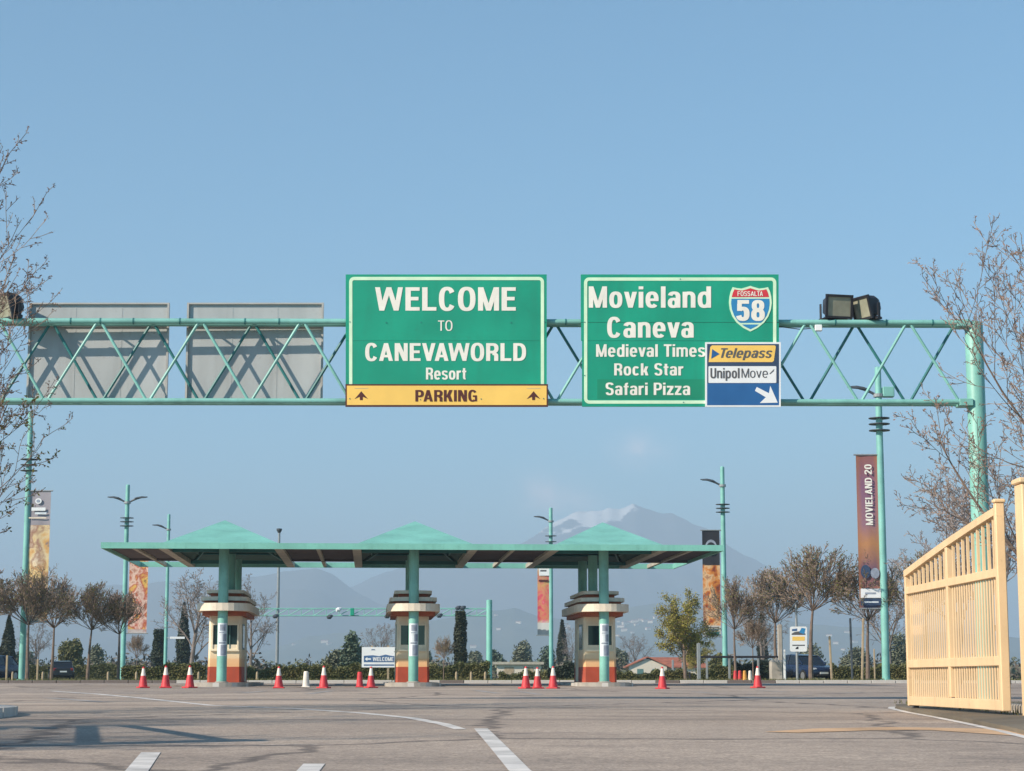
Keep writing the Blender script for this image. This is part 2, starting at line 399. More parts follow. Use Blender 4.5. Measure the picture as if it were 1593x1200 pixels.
def glyph(ch, S, T):
    """letter shapes of a bold narrow grotesque: list of polygons and the advance width; cap height 1, S stem width, T bar width"""
    P = []; xh = .745; N_ = 2.5; lev = [0]
    def rc(x0, y0, x1, y1): lev[0] += 1; P.append(([(x0, y0), (x1, y0), (x1, y1), (x0, y1)], lev[0]))
    def dg(xa, ya, xb, yb, w=None):          # diagonal with horizontal cuts, w measured along x
        w = S*1.08 if w is None else w; lev[0] += 1; P.append(([(xa, ya), (xa+w, ya), (xb+w, yb), (xb, yb)] if yb > ya else [(xb, yb), (xb+w, yb), (xa+w, ya), (xa, ya)], lev[0]))
    def ring(cx, cy, rx, ry, a0, a1, s=None, t=None):
        s = S if s is None else s; t = T if t is None else t
        n = max(4, int(abs(a1-a0)/9)); prev = None; lev[0] += 1
        for k in range(n+1):
            a = math.radians(a0+(a1-a0)*k/n); c_, d_ = math.cos(a), math.sin(a)
            f = lambda v, e: math.copysign(abs(v)**(2/e), v)
            o = (cx+rx*f(c_, N_), cy+ry*f(d_, N_)); i = (cx+(rx-s)*f(c_, N_), cy+(ry-t)*f(d_, N_))
            if prev: P.append(([prev[0], o, i, prev[1]] if a1 > a0 else [o, prev[0], prev[1], i], lev[0]))
            prev = (o, i)
    w = .56
    if ch == ' ': return [], .24
    if ch in 'ELF':
        w = .50; rc(0, 0, S, 1)
        if ch in 'EL': rc(S, 0, w, T)
        if ch in 'EF': rc(S, 1-T, w, 1); rc(S, .5-T*.42, w-.04, .5+T*.58)
    elif ch == 'I': w = S; rc(0, 0, S, 1)
    elif ch == 'T': w = .54; rc(0, 1-T, w, 1); rc(w/2-S/2, 0, w/2+S/2, 1-T)
    elif ch == 'U': w = .58; rc(0, .3, S, 1); rc(w-S, .3, w, 1); ring(w/2, .3, w/2, .31, 180, 360)
    elif ch == 'W':
        w = .98; q = S*.92; dg(.15, 0, 0, 1, q); dg(.15, 0, .40, 1, q); dg(.98-q-.15, 0, .40+.0, 1, q); dg(.98-q-.15, 0, .98-q, 1, q)
    elif ch == 'V': w = .62; q = S*1.0; dg(w/2-q/2, 0, 0, 1, q); dg(w/2-q/2, 0, w-q, 1, q)
    elif ch == 'A':
        w = .64; q = S*1.0; dg(0, 0, w/2-q/2, 1, q); dg(w-q, 0, w/2-q/2, 1, q); rc(q*1.0, .2, w-q*1.0, .2+T*.95)
    elif ch == 'M':
        w = .74; rc(0, 0, S*.95, 1); rc(w-S*.95, 0, w, 1); q = S*.9; dg(w/2-q/2, 0, S*.1, 1, q); dg(w/2-q/2, 0, w-S*.1-q, 1, q)
    elif ch == 'N': w = .60; rc(0, 0, S*.97, 1); rc(w-S*.97, 0, w, 1); dg(w-S*1.15, 0, 0.02, 1, S*1.13)
    elif ch == 'K': w = .60; rc(0, 0, S, 1); dg(S*.8, .36, w-S*1.25, 1, S*1.2); dg(w-S*1.2, 0, S*1.05, .60, S*1.2)
    elif ch in 'RP':
        w = .57; rc(0, 0, S, 1); rc(S, 1-T, w*.55, 1); m_ = .42 if ch == 'R' else .38; rc(S, m_, w*.55, m_+T)
        ring(w*.5, (1+m_)/2, w*.5, (1-m_)/2, -90, 90)
        if ch == 'R': rc(w-S*1.05, 0, w-S*.05, .30); ring(w-.28, .28, .27, .2, 0, 90)
    elif ch == 'D': w = .59; rc(0, 0, S, 1); rc(S, 1-T, w*.45, 1); rc(S, 0, w*.45, T); ring(w*.42, .5, w*.58, .5, -90, 90)
    elif ch == 'O': w = .62; ring(w/2, .5, w/2, .52, 0, 360)
    elif ch == 'C': w = .58; ring(w/2, .5, w/2, .52, 32, 328)
    elif ch == 'G': w = .60; ring(w/2, .5, w/2, .52, 35, 310); rc(w*.52, .40, w, .40+T*.9); rc(w-S*.75, .02, w, .42)
    elif ch == 'S':
        w = .56; ring(w/2, .745, w/2, .275, 15, 272); ring(w/2, .275, w/2, .295, 92, -168)
    elif ch == 'o': w = .53; ring(w/2, xh/2, w/2, xh/2+.015, 0, 360)
    elif ch == 'c': w = .50; ring(w/2, xh/2, w/2, xh/2+.015, 38, 322)
    elif ch == 'e': w = .53; ring(w/2, xh/2, w/2, xh/2+.015, 0, 318); rc(S*.8, xh*.5-T*.42, w-.005, xh*.5+T*.4)
    elif ch == 'a':
        w = .51; ring(w*.45, .225, w*.45, .24, 0, 360, S*.95, T*.85); rc(w-S, 0, w, xh-.24); ring(w*.5, xh-.24, w*.5, .255, 0, 165, S, T*.9)
    elif ch == 'd': w = .54; ring(w/2, xh/2, w/2, xh/2+.015, 0, 360); rc(w-S, 0, w, 1)
    elif ch == 'p': w = .54; ring(w/2, xh/2, w/2, xh/2+.015, 0, 360); rc(0, -.25, S, xh)
    elif ch == 'n': w = .52; rc(0, 0, S, xh); ring(w/2, xh-.27, w/2, .285, 0, 180); rc(w-S, 0, w, xh-.27)
    elif ch == 'm':
        w = .80; q = S*.92; rc(0, 0, q, xh); h_ = (w+q)/4
        for c_ in (h_, w-h_): ring(c_, xh-.25, h_, .265, 0, 180, q, T*.95)
        rc(w/2-q/2, 0, w/2+q/2, xh-.25); rc(w-q, 0, w, xh-.25)
    elif ch == 'r': w = .36; rc(0, 0, S, xh); ring(w*.98, xh-.32, w*.98, .335, 90, 178, S*.95, T*1.15)
    elif ch == 'i': w = S; rc(0, 0, S, xh); rc(0, .86, S, 1)
    elif ch == 'l': w = S; rc(0, 0, S, 1)
    elif ch == 't': w = .34; rc(.07, .16, .07+S, .96); rc(0, xh-T*.9, w, xh); ring(.07+.20, .17, .20, .17, 180, 275, S, T*.85); 
    elif ch == 'f': w = .34; rc(.07, 0, .07+S, .80); rc(0, xh-T*.9, w, xh); ring(.07+.22, .79, .22, .21, 88, 180, S, T*.9)
    elif ch == 's': w = .48; ring(w/2, xh*.74, w/2, xh*.275, 12, 275, S*.92, T*.9); ring(w/2, xh*.275, w/2, xh*.295, 95, -170, S*.92, T*.9)
    elif ch == 'v': w = .52; q = S*.98; dg(w/2-q/2, 0, 0, xh, q); dg(w/2-q/2, 0, w-q, xh, q)
    elif ch == 'z': w = .46; rc(0, 0, w, T); rc(0, xh-T, w, xh); dg(0, T, w-S*1.2, xh-T, S*1.2)
    elif ch == 'k': w = .53; rc(0, 0, S, 1); dg(S*.8, .26, w-S*1.2, xh, S*1.15); dg(w-S*1.12, 0, S*1.05, .46, S*1.12)
    elif ch == '5': w = .56; rc(.06, 1-T, w-.02, 1); rc(.05, .47, .05+S*.85, 1-T); ring(w/2, .33, w/2, .345, -165, 135)
    elif ch == '8': w = .58; ring(w/2, .735, w*.46, .28, 0, 360, S*.95, T*.9); ring(w/2, .29, w/2, .305, 0, 360, S, T*.95)
    elif ch == '2': w = .55; ring(w/2, .70, w/2, .31, -25, 178); dg(0, T, w-S*1.35, .60, S*1.3); rc(0, 0, w, T)
    elif ch == '0': w = .57; ring(w/2, .5, w/2, .51, 0, 360)
    else: raise ValueError(ch)
    return P, w
def text_mesh(txt, bold=0.0, shear=0.0, spacing=1.0):
    """flat strokes; each lies a hair above the last so that no two faces share a plane"""
    S = max(.07, .125+bold*2.9); T = S*.80
    vs = []; fs = []; own = []; x = 0.0; prev = ''
    kern = dict(VA=.13, AW=.10, AV=.13, PA=.11, CA=.03, WO=.04, EV=.02, LT=.08, TA=.10, Te=.10, Ti=.02, Pi=.02, ov=.02, vi=.02, ev=.02, va=.03, AN=.01)
    for ci, ch in enumerate(txt):
        P, w = glyph(ch, S, T)
        x -= kern.get(prev+ch, 0.0); prev = ch
        for poly, k in P:
            o = len(vs); vs += [(x+px_+shear*py_, py_, k) for px_, py_ in poly]; fs.append(tuple(range(o, o+len(poly)))); own.append(ci)
        x += w+.085*spacing
    return vs, fs, own
def lettering(txt, rect, place, m, parent, bold=.02, shear=0.0, spacing=1.0, rot=False, name='letter', world=True):
    """flat letters filling rect (x0, y_top, x1, y_bottom), mapped through place(x, y) -> point; each letter is a part"""
    vs, fs, own = text_mesh(txt, bold, shear, spacing)
    if rot: vs = [(-y, x, z) for x, y, z in vs]
    xs = [v[0] for v in vs]; ys = [v[1] for v in vs]
    a0, a1, b0, b1 = min(xs), max(xs), min(ys), max(ys)
    x0, y0, x1, y1 = rect
    P = [tuple(Vector(place(x0+(x1-x0)*(v[0]-a0)/(a1-a0), y1+(y0-y1)*(v[1]-b0)/(b1-b0))) - Vector((0, v[2]*.0006, 0))) for v in vs]
    for ci in sorted(set(own)):
        b = MB()
        for f, o in zip(fs, own):
            if o == ci: b.add([P[i] for i in f], [tuple(range(len(f)))])
        b.build(name, m, parent, world=world)
def quad_part(poly, place, m, parent, name):
    b = MB(); b.add([place(x, y) for x, y in poly], [tuple(range(len(poly)))])
    return b.build(name, m, parent)

# ------------------------------------------------------------------ the setting: ground, road, verges, hills
def sheet(name, m, x0, x1, ys, dz, nx=2, label=None):
    b = MB(); vs = []; fs = []
    for y in ys:
        for i in range(nx): vs.append((x0+(x1-x0)*i/(nx-1), y, gz(y)+dz))
    for j in range(len(ys)-1):
        for i in range(nx-1):
            q = j*nx+i; fs.append((q, q+1, q+nx+1, q+nx))
    b.add(vs, fs)
    return tag(b.build(name, m, smooth=True), label, kind='structure')
gys = [-300, -60, -40, -20, -10, 0, 5, 10, 13, 16, 20, 23, 26, 29, 32, 36, 40, 45, 50, 55, 60, 65, 70, 75, 80, 86, 92, 100, 120, 140, 400, 1200, 3000, 22000]
sheet('ground', 'far_field', -14000, 14000, gys, -.05, label='pale green farmland reaching to the hills')
KY = 84.0     # far kerb
road = sheet('road', 'asphalt', -70, 70, [y for y in gys if -60 <= y <= 80] + [KY+.1], 0.0, label='worn grey asphalt forecourt before the toll booths')

def strip(name, pts, w, m, dz=.004, label=None, parent=None, world=True):
    """a painted line following ground points (x, y); w is a width or a list of widths"""
    P = []
    for i in range(len(pts)-1):
        a, c = pts[i], pts[i+1]; n = max(1, int(math.dist(a, c)/1.0))
        for k in range(n):
            t = k/n; P.append((a[0]+(c[0]-a[0])*t, a[1]+(c[1]-a[1])*t, (i+t)/(len(pts)-1)))
    P.append((*pts[-1], 1.0))
    vs = []; fs = []
    for i, (x, y, t) in enumerate(P):
        p, q = P[max(i-1, 0)], P[min(i+1, len(P)-1)]
        dx, dy = q[0]-p[0], q[1]-p[1]; l = math.hypot(dx, dy); nx, ny = -dy/l, dx/l
        ww = (w if isinstance(w, (int, float)) else np.interp(t, np.linspace(0, 1, len(w)), w))/2
        for s in (1, -1):
            xx, yy = x+nx*ww*s, y+ny*ww*s; vs.append((xx, yy, gz(yy)+dz))
    for i in range(len(P)-1): fs.append((2*i, 2*i+1, 2*i+3, 2*i+2))
    o = MB().add(vs, fs).build(name, m, parent)
    if parent is None: tag(o, label, kind='structure')
    return o
def gp(*pp): return [tuple(G(x, y)[:2]) for x, y in pp]
strip('road_line', [tuple(G(748, 1134)[:2]), tuple(G(768, 1155)[:2]), tuple(G(808, 1199)[:2]), (.35, 10.5), (.7, 7)], .155, 'paint_white', label='broad white line curving towards the viewer')
strip('road_line', gp((716, 1135), (690, 1127), (640, 1117.5), (560, 1109.5), (460, 1103), (330, 1098), (215, 1086), (150, 1080), (80, 1075.5)), [.14, .17, .18, .18, .17, .2, .2], 'paint_white', label='thin white line curving to the far left')
a = G(235, 1171); strip('road_dash', [tuple(a[:2]), (-2.05, 10.2)], .16, 'paint_white', label='slanting white lane dash at the bottom left')
a = G(489, 1189); strip('road_dash', [tuple(a[:2]), (-1.25, 10.8)], .16, 'paint_white', label='short white lane dash at the bottom edge')
for i, ((x0, y0), (x1, y1), w_) in enumerate([((75, 1086), (165, 1093), .3), ((200, 1085), (240, 1086.5), .25), ((110, 1079), (150, 1080), .25), ((365, 1076.5), (400, 1077.5), .25), ((180, 1078.5), (225, 1079.5), .25),
        ((480, 1080), (515, 1075), .25), ((375, 1079), (410, 1075.5), .22), ((740, 1074.5), (775, 1079), .25), ((560, 1079.5), (590, 1080.5), .25), ((800, 1075), (840, 1081), .22), ((1120, 1090), (1175, 1088.5), .3),
        ((870, 1079.5), (890, 1080.5), .25), ((1180, 1074.5), (1225, 1077), .25), ((1225, 1083.5), (1260, 1082), .25), ((1300, 1079), (1340, 1077.5), .22), ((1080, 1076.5), (1110, 1079), .25), ((800, 1102), (910, 1100.5), .16), ((980, 1096), (1110, 1095), .12)]):
    p, q = G(x0, y0), G(x1, y1)
    strip('road_mark', [tuple(p[:2]), tuple(q[:2])], w_, 'paint_faded', label='worn white mark on the forecourt asphalt')
strip('stop_band', [tuple(G(1216, 1140)[:2]), tuple(G(1310, 1135.5)[:2]), tuple(G(1400, 1134)[:2]), tuple(G(1500, 1135.5)[:2]), (5.6, 20.6)], [.45, .8, .95, .95, .95], 'paint_orange', dz=.005, label='faded orange band across the asphalt by the gate')

# far verge with a kerb of single stones
def slab_area(name, m, poly, top, label, thick=.3):
    b = MB(); n = len(poly)
    b.prism(poly, top-thick, top)
    return tag(b.build(name, m), label, kind='structure')
VZ = gz(KY)+.12
slab_area('verge', 'grass_ground', [(-60, KY+.2), (60, KY+.2), (60, 112), (-60, 112)], VZ-.005, 'grassy verge behind the far kerb')
kerb = empty('kerb', (0, KY, gz(KY)), label='low kerb of pale and dark stones along the far verge', kind='structure')
ks = MB().bbox(-.49, .49, 0, .2, -.15, .12, .015)
k_light = ks.build('kerb_stone', 'kerb_white', kerb, world=False)
k_dark = ks.build('kerb_stone', 'kerb_dark', kerb, world=False)
k_light.location.x = -24.5; k_dark.location.x = -23.5
for i in range(-25, 26):
    x = i+.5
    if x in (-24.5, -23.5): continue
    px_ = 796.5+x/KY*F
    if px_ < 330: me = k_dark.data if rnd.random() < .8 else k_light.data
    elif 1085 < px_ < 1215: me = k_dark.data if rnd.random() < .6 else k_light.data
    else: me = k_light.data if rnd.random() < .85 else k_dark.data
    share(me, 'kerb_stone', kerb, (x, rnd.uniform(-.01, .01), rnd.uniform(-.008, .008)))

# planted pad under the yellow gate, with white edge line
pad = [(5.15, 19.6), (5.4, 22), (5.62, 24.5), (5.85, 27.5), (6.05, 30.5), (6.28, 33), (6.5, 34.2), (6.9, 34.8), (7.6, 35.0), (30, 35.2), (30, -20), (5.0, -20), (5.05, 15)]
def pad_mesh(poly, dz, name, m, label):
    # fan of thin strips so that the pad follows the slope of the road
    b = MB(); ys = sorted(set([p[1] for p in poly[:9]] + list(range(-20, 35, 3))))
    left = sorted([(p[1], p[0]) for p in poly[:9]] + [(15, 5.05), (-20, 5.0)])
    lx = lambda y: np.interp(y, [l[0] for l in left], [l[1] for l in left])
    vs = []; fs = []
    for y in ys:
        x = lx(y); vs += [(x, y, gz(y)-.05), (x, y, gz(y)+dz), (x+.6, y, gz(y)+dz+.03), (30, y, gz(y)+dz+.06)]
    for j in range(len(ys)-1):
        for k in range(3):
            q = j*4+k; fs.append((q, q+1, q+5, q+4))
    q = (len(ys)-1)*4; fs.append((q, q+1, q+2, q+3))
    b.add(vs, fs)
    return tag(b.build(name, m), label, kind='structure')
pad_mesh(pad, .05, 'verge', 'earth', 'bare earth verge under the yellow gate')
strip('edge_line', [(7.6, 34.85), (6.9, 34.6), (6.42, 34.1), (6.2, 33), (5.95, 30.5), (5.76, 27.5), (5.53, 24.5), (5.31, 22), (5.05, 19.6), (4.95, 15), (4.9, 5)], .11, 'paint_white', dz=.006, label='white edge line curving round the gate verge')
# rounded kerbed island at the left edge
isl = empty('traffic_island', (-9.68, 27.5, gz(27.5)), label='rounded kerbed island at the left edge of the road', kind='structure')
def disc(r0, n=40): return [(r0*math.cos(2*math.pi*k/n)*1.0, r0*math.sin(2*math.pi*k/n)*1.6) for k in range(n)]
MB().prism(disc(2.55), -.2, .105).build('earth_fill', 'earth', isl, world=False)
NK = 30
for k in range(NK):
    a0, a1 = 2*math.pi*(k+.03)/NK, 2*math.pi*(k+.97)/NK
    poly = [(r*math.cos(t), r*math.sin(t)*1.6) for r, t in ((2.52, a0), (2.75, a0), (2.75, a1), (2.52, a1))]
    MB().prism(poly, -.2, .13).build('kerb_stone', 'kerb_white', isl, world=False)

# mountains: height fields in real distance
def fbm(x, y, seed, octs=5):
    r = np.random.RandomState(seed); v = np.zeros_like(x); a = 1.0; f = 1.0
    for _ in range(octs):
        for _k in range(3):
            an = r.rand()*2*np.pi; ph = r.rand()*6.28
            v += a*np.sin((x*np.cos(an)+y*np.sin(an))*f+ph)/3
        a *= .5; f *= 2.1
    return v
def mountain(name, ridge, D, depth, m, label, rough, seed, nx=360, ny=60):
    """ridge: list of (px, py) of its skyline at distance D"""
    rp = [W(px, py, D) for px, py in ridge]
    rx = np.array([p.x for p in rp]); rz = np.array([p.z for p in rp])
    xs = np.linspace(rx[0], rx[-1], nx); t = np.linspace(-1, 1, ny)
    Xg, T = np.meshgrid(xs, t)
    Rz = np.interp(Xg, rx, rz)
    jag = D/3100*(1.5*fbm(xs/D*330, xs*0, seed+31, 4)); Rz = Rz + jag[None, :]*np.clip(Rz/Rz.max(), 0, 1)
    prof = np.where(T < 0, 1-np.abs(T)**.85, 1-T**1.3)
    Yg = D + T*depth
    s = 1.0/depth*7
    nzv = fbm(Xg*s, Yg*s, seed)
    rid = 1-np.abs(fbm(Xg*s*.9+3, Yg*s*.5, seed+5))
    Z = Rz*prof*(1 + rough*(nzv*.5+rid-.6)*np.clip(np.abs(T)*3, 0.06, 1)*np.clip(prof*2, 0, 1))
    Z += rough*Rz*.05*fbm(Xg*s*6, Yg*s*6, seed+9, 3)*np.clip(prof, 0, 1)
    Z = np.where(prof < .01, -20, Z)
    vs = np.stack([Xg.ravel(), Yg.ravel(), Z.ravel()], 1).tolist()
    fs = [(j*nx+i, j*nx+i+1, (j+1)*nx+i+1, (j+1)*nx+i) for j in range(ny-1) for i in range(nx-1)]
    o = MB().add(vs, fs).build(name, m, smooth=True)
    return tag(o, label, kind='structure')
mat('mountain_rock', (.085, .095, .10), .95, .3, .0012, rgb2=(.14, .135, .125))
mat('hill_wood', (.055, .07, .05), .95, .3, .004, rgb2=(.11, .115, .075))
def snow_mat():
    m = bpy.data.materials.new('snow_mountain'); m.use_nodes = True; nt = m.node_tree; b = nt.nodes['Principled BSDF']
    tc = nt.nodes.new('ShaderNodeTexCoord'); sp = nt.nodes.new('ShaderNodeSeparateXYZ'); nt.links.new(tc.outputs['Object'], sp.inputs[0])
    n = nt.nodes.new('ShaderNodeTexNoise'); n.inputs['Scale'].default_value = .009; n.inputs['Detail'].default_value = 6
    mp = nt.nodes.new('ShaderNodeMapping'); mp.inputs['Scale'].default_value = (1, .5, 2.2); mp.inputs['Rotation'].default_value = (0, .5, 0)
    nt.links.new(tc.outputs['Object'], mp.inputs[0]); nt.links.new(mp.outputs[0], n.inputs['Vector'])
    def mth(op, a, c, d=None):
        x = nt.nodes.new('ShaderNodeMath'); x.operation = op
        for i, v in enumerate((a, c, d)):
            if v is None: continue
            if isinstance(v, (int, float)): x.inputs[i].default_value = v
            else: nt.links.new(v, x.inputs[i])
        return x.outputs[0]
    # the snow lies on the western shoulder, less of it on the eastern side
    line = mth('MAXIMUM', mth('MAXIMUM', mth('MULTIPLY_ADD', mth('SUBTRACT', sp.outputs['X'], 210), .2, 630), 625), mth('MINIMUM', mth('MULTIPLY_ADD', mth('SUBTRACT', sp.outputs['X'], 480), 1.0, 684), 772))
    h = mth('SUBTRACT', sp.outputs['Z'], line)
    k = mth('ADD', mth('DIVIDE', h, 22), mth('MULTIPLY', mth('SUBTRACT', n.outputs['Fac'], .49), 16.0))
    k = mth('MINIMUM', mth('MAXIMUM', k, 0), 1)
    mx = nt.nodes.new('ShaderNodeMix'); mx.data_type = 'RGBA'; nt.links.new(k, mx.inputs[0])
    mx.inputs[6].default_value = (.085, .095, .11, 1); mx.inputs[7].default_value = (.85, .82, .82, 1)
    nt.links.new(mx.outputs[2], b.inputs['Base Color']); b.inputs['Roughness'].default_value = .9
    MATS['snow_mountain'] = m
snow_mat()
mountain('mountain', [(250, 1010), (420, 960), (560, 905), (600, 884), (700, 872), (780, 856), (830, 836), (865, 813), (900, 796), (945, 786), (965, 788), (985, 782), (1003, 790), (1020, 795), (1050, 801), (1075, 815), (1100, 824), (1140, 850), (1180, 872), (1230, 895), (1290, 925), (1380, 965), (1480, 1000)],
         8800, 2100, 'snow_mountain', 'hazy blue mountain with snow on its summit ridge', .30, 3)
mountain('mountain', [(-420, 960), (-200, 925), (0, 922), (120, 912), (250, 905), (330, 902), (390, 895), (440, 887), (490, 884), (515, 893), (550, 918), (590, 940), (660, 965), (780, 990), (900, 1010)],
         7300, 1600, 'mountain_rock', 'rounded blue mountain shoulder beyond the canopy', .22, 11)
hill = mountain('hill', [(300, 1040), (420, 1010), (480, 990), (600, 975), (690, 962), (740, 952), (800, 946), (835, 957), (870, 962), (930, 956), (985, 943), (1030, 938), (1075, 944), (1130, 958), (1200, 962), (1280, 972), (1380, 980), (1500, 985), (1700, 1000)],
         5600, 1200, 'hill_wood', 'low wooded hill dotted with white houses', .18, 23)

# ------------------------------------------------------------------ the sign gantry
GD = 37.6                       # distance of its front plane
TR = .27                        # depth of the box truss
def gpt(px, py, dy=0.0):
    p = W(px, py, GD); return Vector((p.x, GD+dy + p.x*.011, p.z))
gbase = Vector((gpt(1522, 560).x, GD+TR/2+.09, gz(GD)-.05))
gantry = empty('sign_gantry', gbase, label='teal steel truss gantry spanning the road on round columns', cat='gantry')
zt, zb = gpt(790, 501).z, gpt(790, 624.5).z
XL, XR = gpt(-70, 560).x, gpt(1521, 560).x
ym = lambda x, dy: GD+dy+x*.011
for sx_ in (XL, XR):
    y = ym(sx_, TR/2)
    MB().lathe([(.172, gz(GD)-.25), (.172, zt+.0), (.16, zt+.03), (.10, zt+.045)], 28, (sx_, y, 0)).build('column', 'teal_column', gantry, smooth=True)
    MB().bbox(sx_-.33, sx_+.33, y-.33, y+.33, gz(GD)-.1, gz(GD)+.04).build('base_plate', 'teal_column', gantry)
for dy in (0, TR):
    for z in (zt, zb):
        MB().tube([(XL+.1, ym(XL, dy), z), (XR-.1, ym(XR, dy), z)], .055 if z == zt else .05, 12).build('chord', 'teal', gantry, smooth=True)
    # joint sleeves along the upper chord
for px_ in (112, 158, 209, 281, 382, 435, 560, 690, 880, 1300, 1380, 1452):
    p = gpt(px_, 501); y = ym(p.x, 0)
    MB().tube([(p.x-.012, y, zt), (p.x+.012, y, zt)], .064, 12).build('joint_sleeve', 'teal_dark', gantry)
PER = 1.937; X0 = gpt(156, 500).x
for plane, (dy, ph) in enumerate(((0, 0.0), (TR, .5))):
    k = -2
    while True:
        xt = X0 + (k+ph)*PER
        if xt > XR+PER: break
        for s in (-1, 1):
            xa, xb = xt+s*.045, xt+s*(PER/2-.045)
            if min(xa, xb) < XL+.15 or max(xa, xb) > XR-.15: continue
            MB().tube([(xa, ym(xa, dy), zt-.03), (xb, ym(xb, dy), zb+.03)], .028, 8).build('diagonal', 'teal' if plane == 0 else 'teal_dark', gantry, smooth=True)  # rear plane in darker teal, its shade put into the colour
        k += 1
# short ties between the front and rear chords
k = 0
while X0-2*PER+k*PER/2 < XR-.2:
    x = X0-2*PER+k*PER/2; k += 1
    if x < XL+.2: continue
    for z in (zt, zb):
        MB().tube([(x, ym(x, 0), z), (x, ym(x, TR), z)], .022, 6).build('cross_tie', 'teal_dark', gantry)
# bracket plates where the truss meets the right column
for z in (zt, zb):
    MB().bbox(XR-.36, XR-.1, ym(XR, -.06), ym(XR, TR+.06), z-.075, z+.06, .008).build('end_bracket', 'teal', gantry)

# --- road signs hung on the gantry
SD = GD-.12
def sp(dy=0.0):
    return lambda x, y: (W(x, y, SD).x, SD-dy, W(x, y, SD).z)
def rrect(x0, y0, x1, y1, r, n=6):
    """rounded rectangle in photograph units, counter-clockwise as seen"""
    pts = []
    for cx, cy, a0 in ((x1-r, y1-r, 0), (x1-r, y0+r, -90), (x0+r, y0+r, -180), (x0+r, y1-r, -270)):
        for k in range(n+1):
            a = math.radians(a0 - 90*k/n) + math.radians(90)
            pts.append((cx+r*math.cos(a), cy+r*math.sin(a)))
    return pts
def xz(pts): return [(W(x, y, SD).x, W(x, y, SD).z) for x, y in pts]
def panel(poly, y0, y1, m, parent, name='panel'):
    return MB().slab_xz(xz(poly), y0, y1).build(name, m, parent)
def rect(x0, y0, x1, y1): return [(x0, y1), (x1, y1), (x1, y0), (x0, y0)]
def frame_line(x0, y0, x1, y1, r, w, dy, m, parent, name='border'):
    b = MB(); b.ring_xz(xz(rrect(x0, y0, x1, y1, r)), xz(rrect(x0+w, y0+w, x1-w, y1-w, max(r-w, .5))), SD-dy, SD-.02)
    return b.build(name, m, parent)
def bolts(parent, pts, dy):
    for x, y in pts:
        p = W(x, y, SD); MB().tube([(p.x, SD-dy-.008, p.z), (p.x, SD-dy+.01, p.z)], .011, 8).build('bolt', 'teal_dark', parent)

c = W(694, 632, SD)
s1 = empty('welcome_sign', (c.x, SD, c.z), label='green overhead road sign reading WELCOME TO CANEVAWORLD Resort PARKING', cat='road sign')
# the sign is made of two boards with a fine joint between them
panel(rect(538, 427.6, 850.5, 530.6), SD-.025, SD+.02, 'sign_green', s1)
panel(rect(538, 531.0, 850.5, 612), SD-.026, SD+.02, 'sign_green', s1)
frame_line(543.3, 431.5, 846.3, 628, 8, 5, .030, 'sign_line', s1)
lettering('WELCOME', (583.7, 446.9, 802.4, 484.7), sp(.031), 'sign_white', s1, .022, spacing=1.05)
lettering('TO', (681.5, 499, 704, 515.5), sp(.031), 'sign_white', s1, 0.0)
lettering('CANEVAWORLD', (568.3, 534, 818.4, 562.7), sp(.031), 'sign_white', s1, .022, spacing=1.06)
lettering('Resort', (662.8, 572.6, 725.5, 591.3), sp(.031), 'sign_white', s1, .020)
panel(rect(537.6, 598.3, 852.4, 633.2), SD-.040, SD+.02, 'sign_brown', s1, 'parking_frame')
panel(rect(540, 600.8, 850.2, 630.8), SD-.045, SD-.02, 'sign_yellow', s1, 'parking_panel')
lettering('PARKING', (646.3, 607.2, 742, 625.8), sp(.049), 'sign_brown', s1, .022, spacing=1.08)
for cx in (562.3, 830):
    arrow = [(0, -7), (4, -2.2), (10.3, 5), (2.5, 1.6), (2.1, 6.8), (-2.1, 6.8), (-2.5, 1.6), (-10.3, 5), (-4, -2.2)]
    panel([(cx+x, 616.4+y) for x, y in arrow][::-1], SD-.049, SD-.03, 'sign_brown', s1, 'arrow')
    panel(rect(cx-10.5, 604.6, cx+11, 605.2), SD-.0478, SD-.03, 'beam_paint', s1, 'seam_line')
bolts(s1, [(601, 502.5), (655, 502), (795, 502.5), (544.5, 501.5), (847, 501.5)], .030)
bolts(s1, [(748.5, 621.5), (654, 622.5), (544.3, 621), (845.5, 621)], .045)
# a bracket behind the board holds it to the truss
for px_ in (600, 790):
    p, q = W(px_, 440, SD), W(px_, 622, SD)
    MB().box(p.x-.03, p.x+.03, SD+.021, GD-.03, q.z, p.z).build('mounting_rail', 'steel', s1)

c = W(1057, 632, SD)
s2 = empty('direction_sign', (c.x, SD, c.z), label='green overhead road sign listing Movieland, Caneva, Medieval Times, Rock Star, Safari Pizza', cat='road sign')
panel(rect(903.5, 427.6, 1211, 502.0), SD-.025, SD+.02, 'sign_green', s2)
panel(rect(904.0, 502.6, 1211.5, 530.6), SD-.0265, SD+.02, 'sign_green', s2)
panel(rect(905.5, 531.0, 1211.5, 633), SD-.0255, SD+.02, 'sign_green', s2)
frame_line(908.5, 432.4, 1207.4, 628.6, 8, 5, .031, 'sign_line', s2)
panel(rect(929, 590.6, 1100, 621), SD-.0285, SD-.01, 'sign_patch', s2, 'patch_panel')
lettering('Movieland', (915.8, 446.3, 1105.9, 479.9), sp(.032), 'sign_white', s2, .022, spacing=1.06)
lettering('Caneva', (944.4, 493.5, 1078.9, 526.5), sp(.032), 'sign_white', s2, .022, spacing=1.06)
lettering('Medieval Times', (927.2, 536.3, 1096.4, 556), sp(.032), 'sign_white', s2, .020, spacing=1.05)
lettering('Rock Star', (955.4, 565.6, 1062.8, 585), sp(.032), 'sign_white', s2, .020, spacing=1.05)
lettering('Safari Pizza', (942, 595.7, 1073.4, 615.5), sp(.033), 'sign_white', s2, .018, spacing=1.05)
